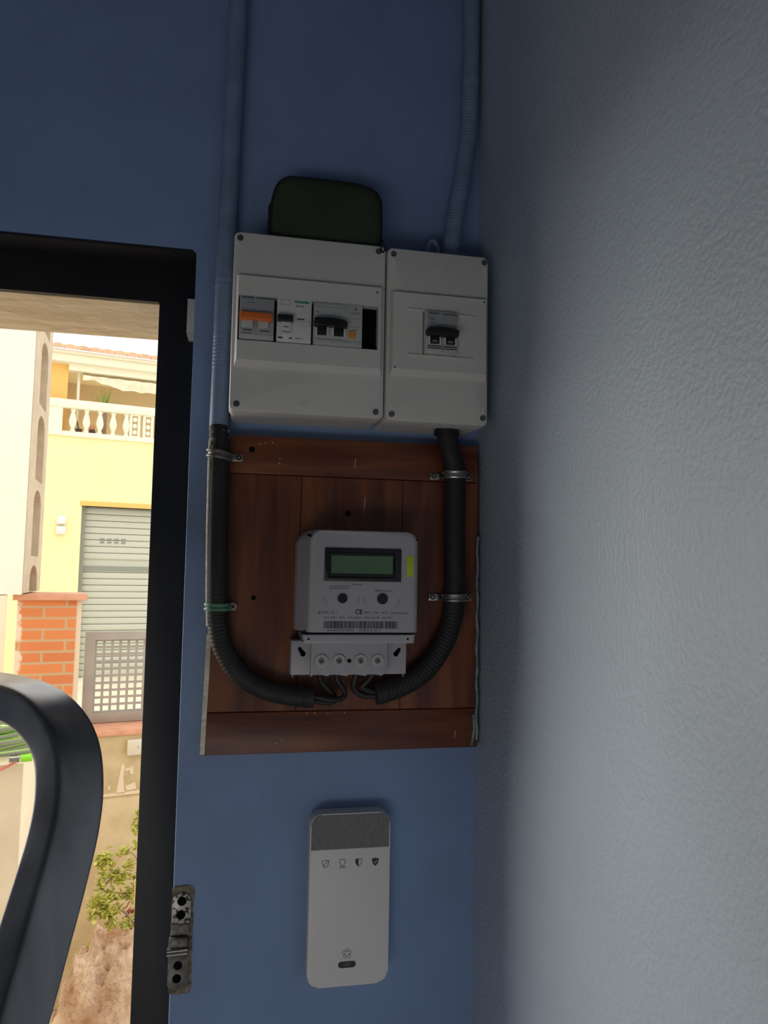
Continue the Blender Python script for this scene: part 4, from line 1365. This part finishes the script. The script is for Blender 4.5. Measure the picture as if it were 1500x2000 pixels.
bm = B(); box(bm, -5, 8, 13.94, 14.62, 3.985, 4.075, 0.01)
obj('terrace_slab', bm, 'cream', t)
bm = B(); box(bm, -5, 8, 13.95, 14.10, 4.50, 4.66, 0.02)
obj('top_rail', bm, 'cream', t)
bm = B(); box(bm, -5, 0.40, 13.98, 14.08, 4.07, 4.51)
obj('parapet_block', bm, 'cream', t)
def baluster_bm(u):
    bm = B()
    prof = [(0.030, 0.0), (0.034, 0.04), (0.020, 0.06), (0.042, 0.14), (0.050, 0.20), (0.036, 0.30), (0.022, 0.37), (0.034, 0.40), (0.030, 0.435)]
    rings = [[(u + r * 1.35 * cos(2 * pi * k / 12), 14.03 + r * sin(2 * pi * k / 12), 4.072 + z_) for k in range(12)] for r, z_ in prof]
    loft(bm, rings)
    return bm
for k in range(5):
    obj('baluster', baluster_bm(0.575 + k * 0.232), 'cream', t)
for u_ in (1.66, 1.90, 2.14):      # pierced panels
    bm = B()
    ring_plate(bm, (u_ - 0.10, u_ + 0.09, 4.07, 4.51), (u_ - 0.055, u_ + 0.045, 4.10, 4.48), 14.07, 14.0)
    for zc in (4.17, 4.29, 4.41):
        cyl(bm, (u_ - 0.005, 14.035, zc), 0.040, 0.05, n=12)
    pp_ = obj('pierced_panel', bm, 'cream', t)
for k in range(6):
    obj('baluster', baluster_bm(2.42 + k * 0.232), 'cream', t)
bm = B(); prism(bm, [(-5, 4.0), (8, 4.0), (8, 5.40), (-5, 5.40)], 16.2, 15.7)
obj('terrace_wall', bm, 'terrace_in', t)
bm = B(); box(bm, -5, 0.47, 14.25, 15.7, 4.07, 5.42)
obj('ochre_side_wall', bm, 'ochre', t)
bm = B(); cyl(bm, (0.66, 14.35, 4.72), 0.028, 1.30, 'z', n=14)
obj('post', bm, 'cream', t)
bm = B(); box(bm, -5, 8, 14.02, 15.8, 5.36, 5.50, 0.01); box(bm, -5, 8, 13.94, 15.8, 5.50, 5.56, 0.01)
box(bm, 0.47, 8, 14.15, 14.35, 5.24, 5.37)
obj('cornice', bm, 'cream', t)
bm = B()
for k in range(60):
    u_ = -4.9 + k * 0.215
    if -0.5 < u_ < 5:
        rings = []
        for v_, dz in ((13.86, 0.0), (15.9, 0.55)):
            rings.append([(u_ + 0.105 * cos(a), v_, 5.575 + dz + 0.070 * sin(a)) for a in [pi * j / 8 for j in range(9)]] + [(u_ - 0.105, v_, 5.56 + dz), (u_ + 0.105, v_, 5.56 + dz)])
        loft(bm, rings)
obj('tile_roof', bm, 'tile', t)
bm = B()      # awning with scalloped edge
n = 60
top = [Vector((0.72 + k * 0.05, 14.40, 5.25)) for k in range(n)]
mid = [Vector((0.72 + k * 0.05, 14.18, 5.18 + 0.006 * sin(k * 1.1))) for k in range(n)]
low = [Vector((0.72 + k * 0.05, 14.16 + 0.02 * sin(k * 1.3), (5.08 if k < 5 else 5.08 - min(0.12, (k - 4) * 0.012)) + 0.020 * abs(sin(k * 0.45)))) for k in range(n)]
off = Vector((0, 0.012, 0))
rows = [[bm.verts.new(p) for p in r_] for r_ in (top, mid, low, [p + off for p in low], [p + off for p in mid], [p + off for p in top])]
rows.append(rows[0])
for a, b in zip(rows, rows[1:]):
    for k in range(n - 1):
        bm.faces.new((a[k], a[k + 1], b[k + 1], b[k]))
aw = obj('awning', bm, 'awning', t, smooth=60)

t = thing('wall_lamp', 'small white up-and-down lamp on the yellow facade left of the garage', 'lamp', (0.465, 14, 2.2), out=True)
for z_ in (2.46, 2.28):
    bm = B(); box(bm, 0.385, 0.545, 13.86, 13.999, z_ - 0.075, z_ + 0.075, 0.03)
    obj('shade', bm, 'white_pl2', t)
t = thing('potted_palm', 'small green palm on the roof terrace behind the white balustrade', 'plant', (1.15, 14.5, 4.08), out=True)
bm = B()
random.seed(2)
for k in range(34):
    a = random.uniform(0, 2 * pi)
    e = random.uniform(0.35, 1.5)
    L = random.uniform(0.36, 0.56)
    d = Vector((cos(a) * cos(e), sin(a) * cos(e) * 0.6, sin(e)))
    p0 = Vector((1.15, 14.5, 4.58))
    P_ = [p0, p0 + d * L * 0.5 + Vector((0, 0, 0.03)), p0 + d * L + Vector((0, 0, -0.05 * cos(e)))]
    sweep(bm, smooth_path(P_, 4), lambda s_: max(0.003, 0.018 - 0.03 * s_), profile=[(1, 0), (0, .25), (-1, 0), (0, -.25)], up=(0, 0, 1))
obj('fronds', bm, 'palm', t)
bm = B(); cyl(bm, (1.15, 14.5, 4.28), 0.05, 0.62, 'z', n=12)
obj('trunk', bm, 'stem', t)
for u_, lab, cat_, nm in ((0.70, 'dark low object between the first balusters of the terrace', 'pot', 'flower_pot'), (0.93, 'dark round pot with a pink bloom behind the terrace balusters', 'pot', 'flower_pot')):
    t = thing(nm, lab, cat_, (u_, 14.3, 4.076), out=True)
    bm = B()
    loft(bm, [[(u_ + r * cos(2 * pi * k / 14), 14.3 + r * sin(2 * pi * k / 14), z_) for k in range(14)] for r, z_ in ((0.035, 4.076), (0.06, 4.13), (0.055, 4.19))])
    obj('pot', bm, 'pot', t)
    if u_ > 0.8:
        bm = B()
        bmesh.ops.create_icosphere(bm, subdivisions=2, radius=0.055)
        for v in bm.verts:
            v.co = v.co * (1 + 0.2 * noise.noise(v.co * 40)) + Vector((u_, 14.3, 4.23))
        obj('bloom', bm, 'pink_tile', t)
    else:
        bm = B(); sweep(bm, [(u_, 14.3, 4.18), (u_ - 0.04, 14.3, 4.34)], 0.010, n=8)
        obj('stem', bm, 'pot', t)
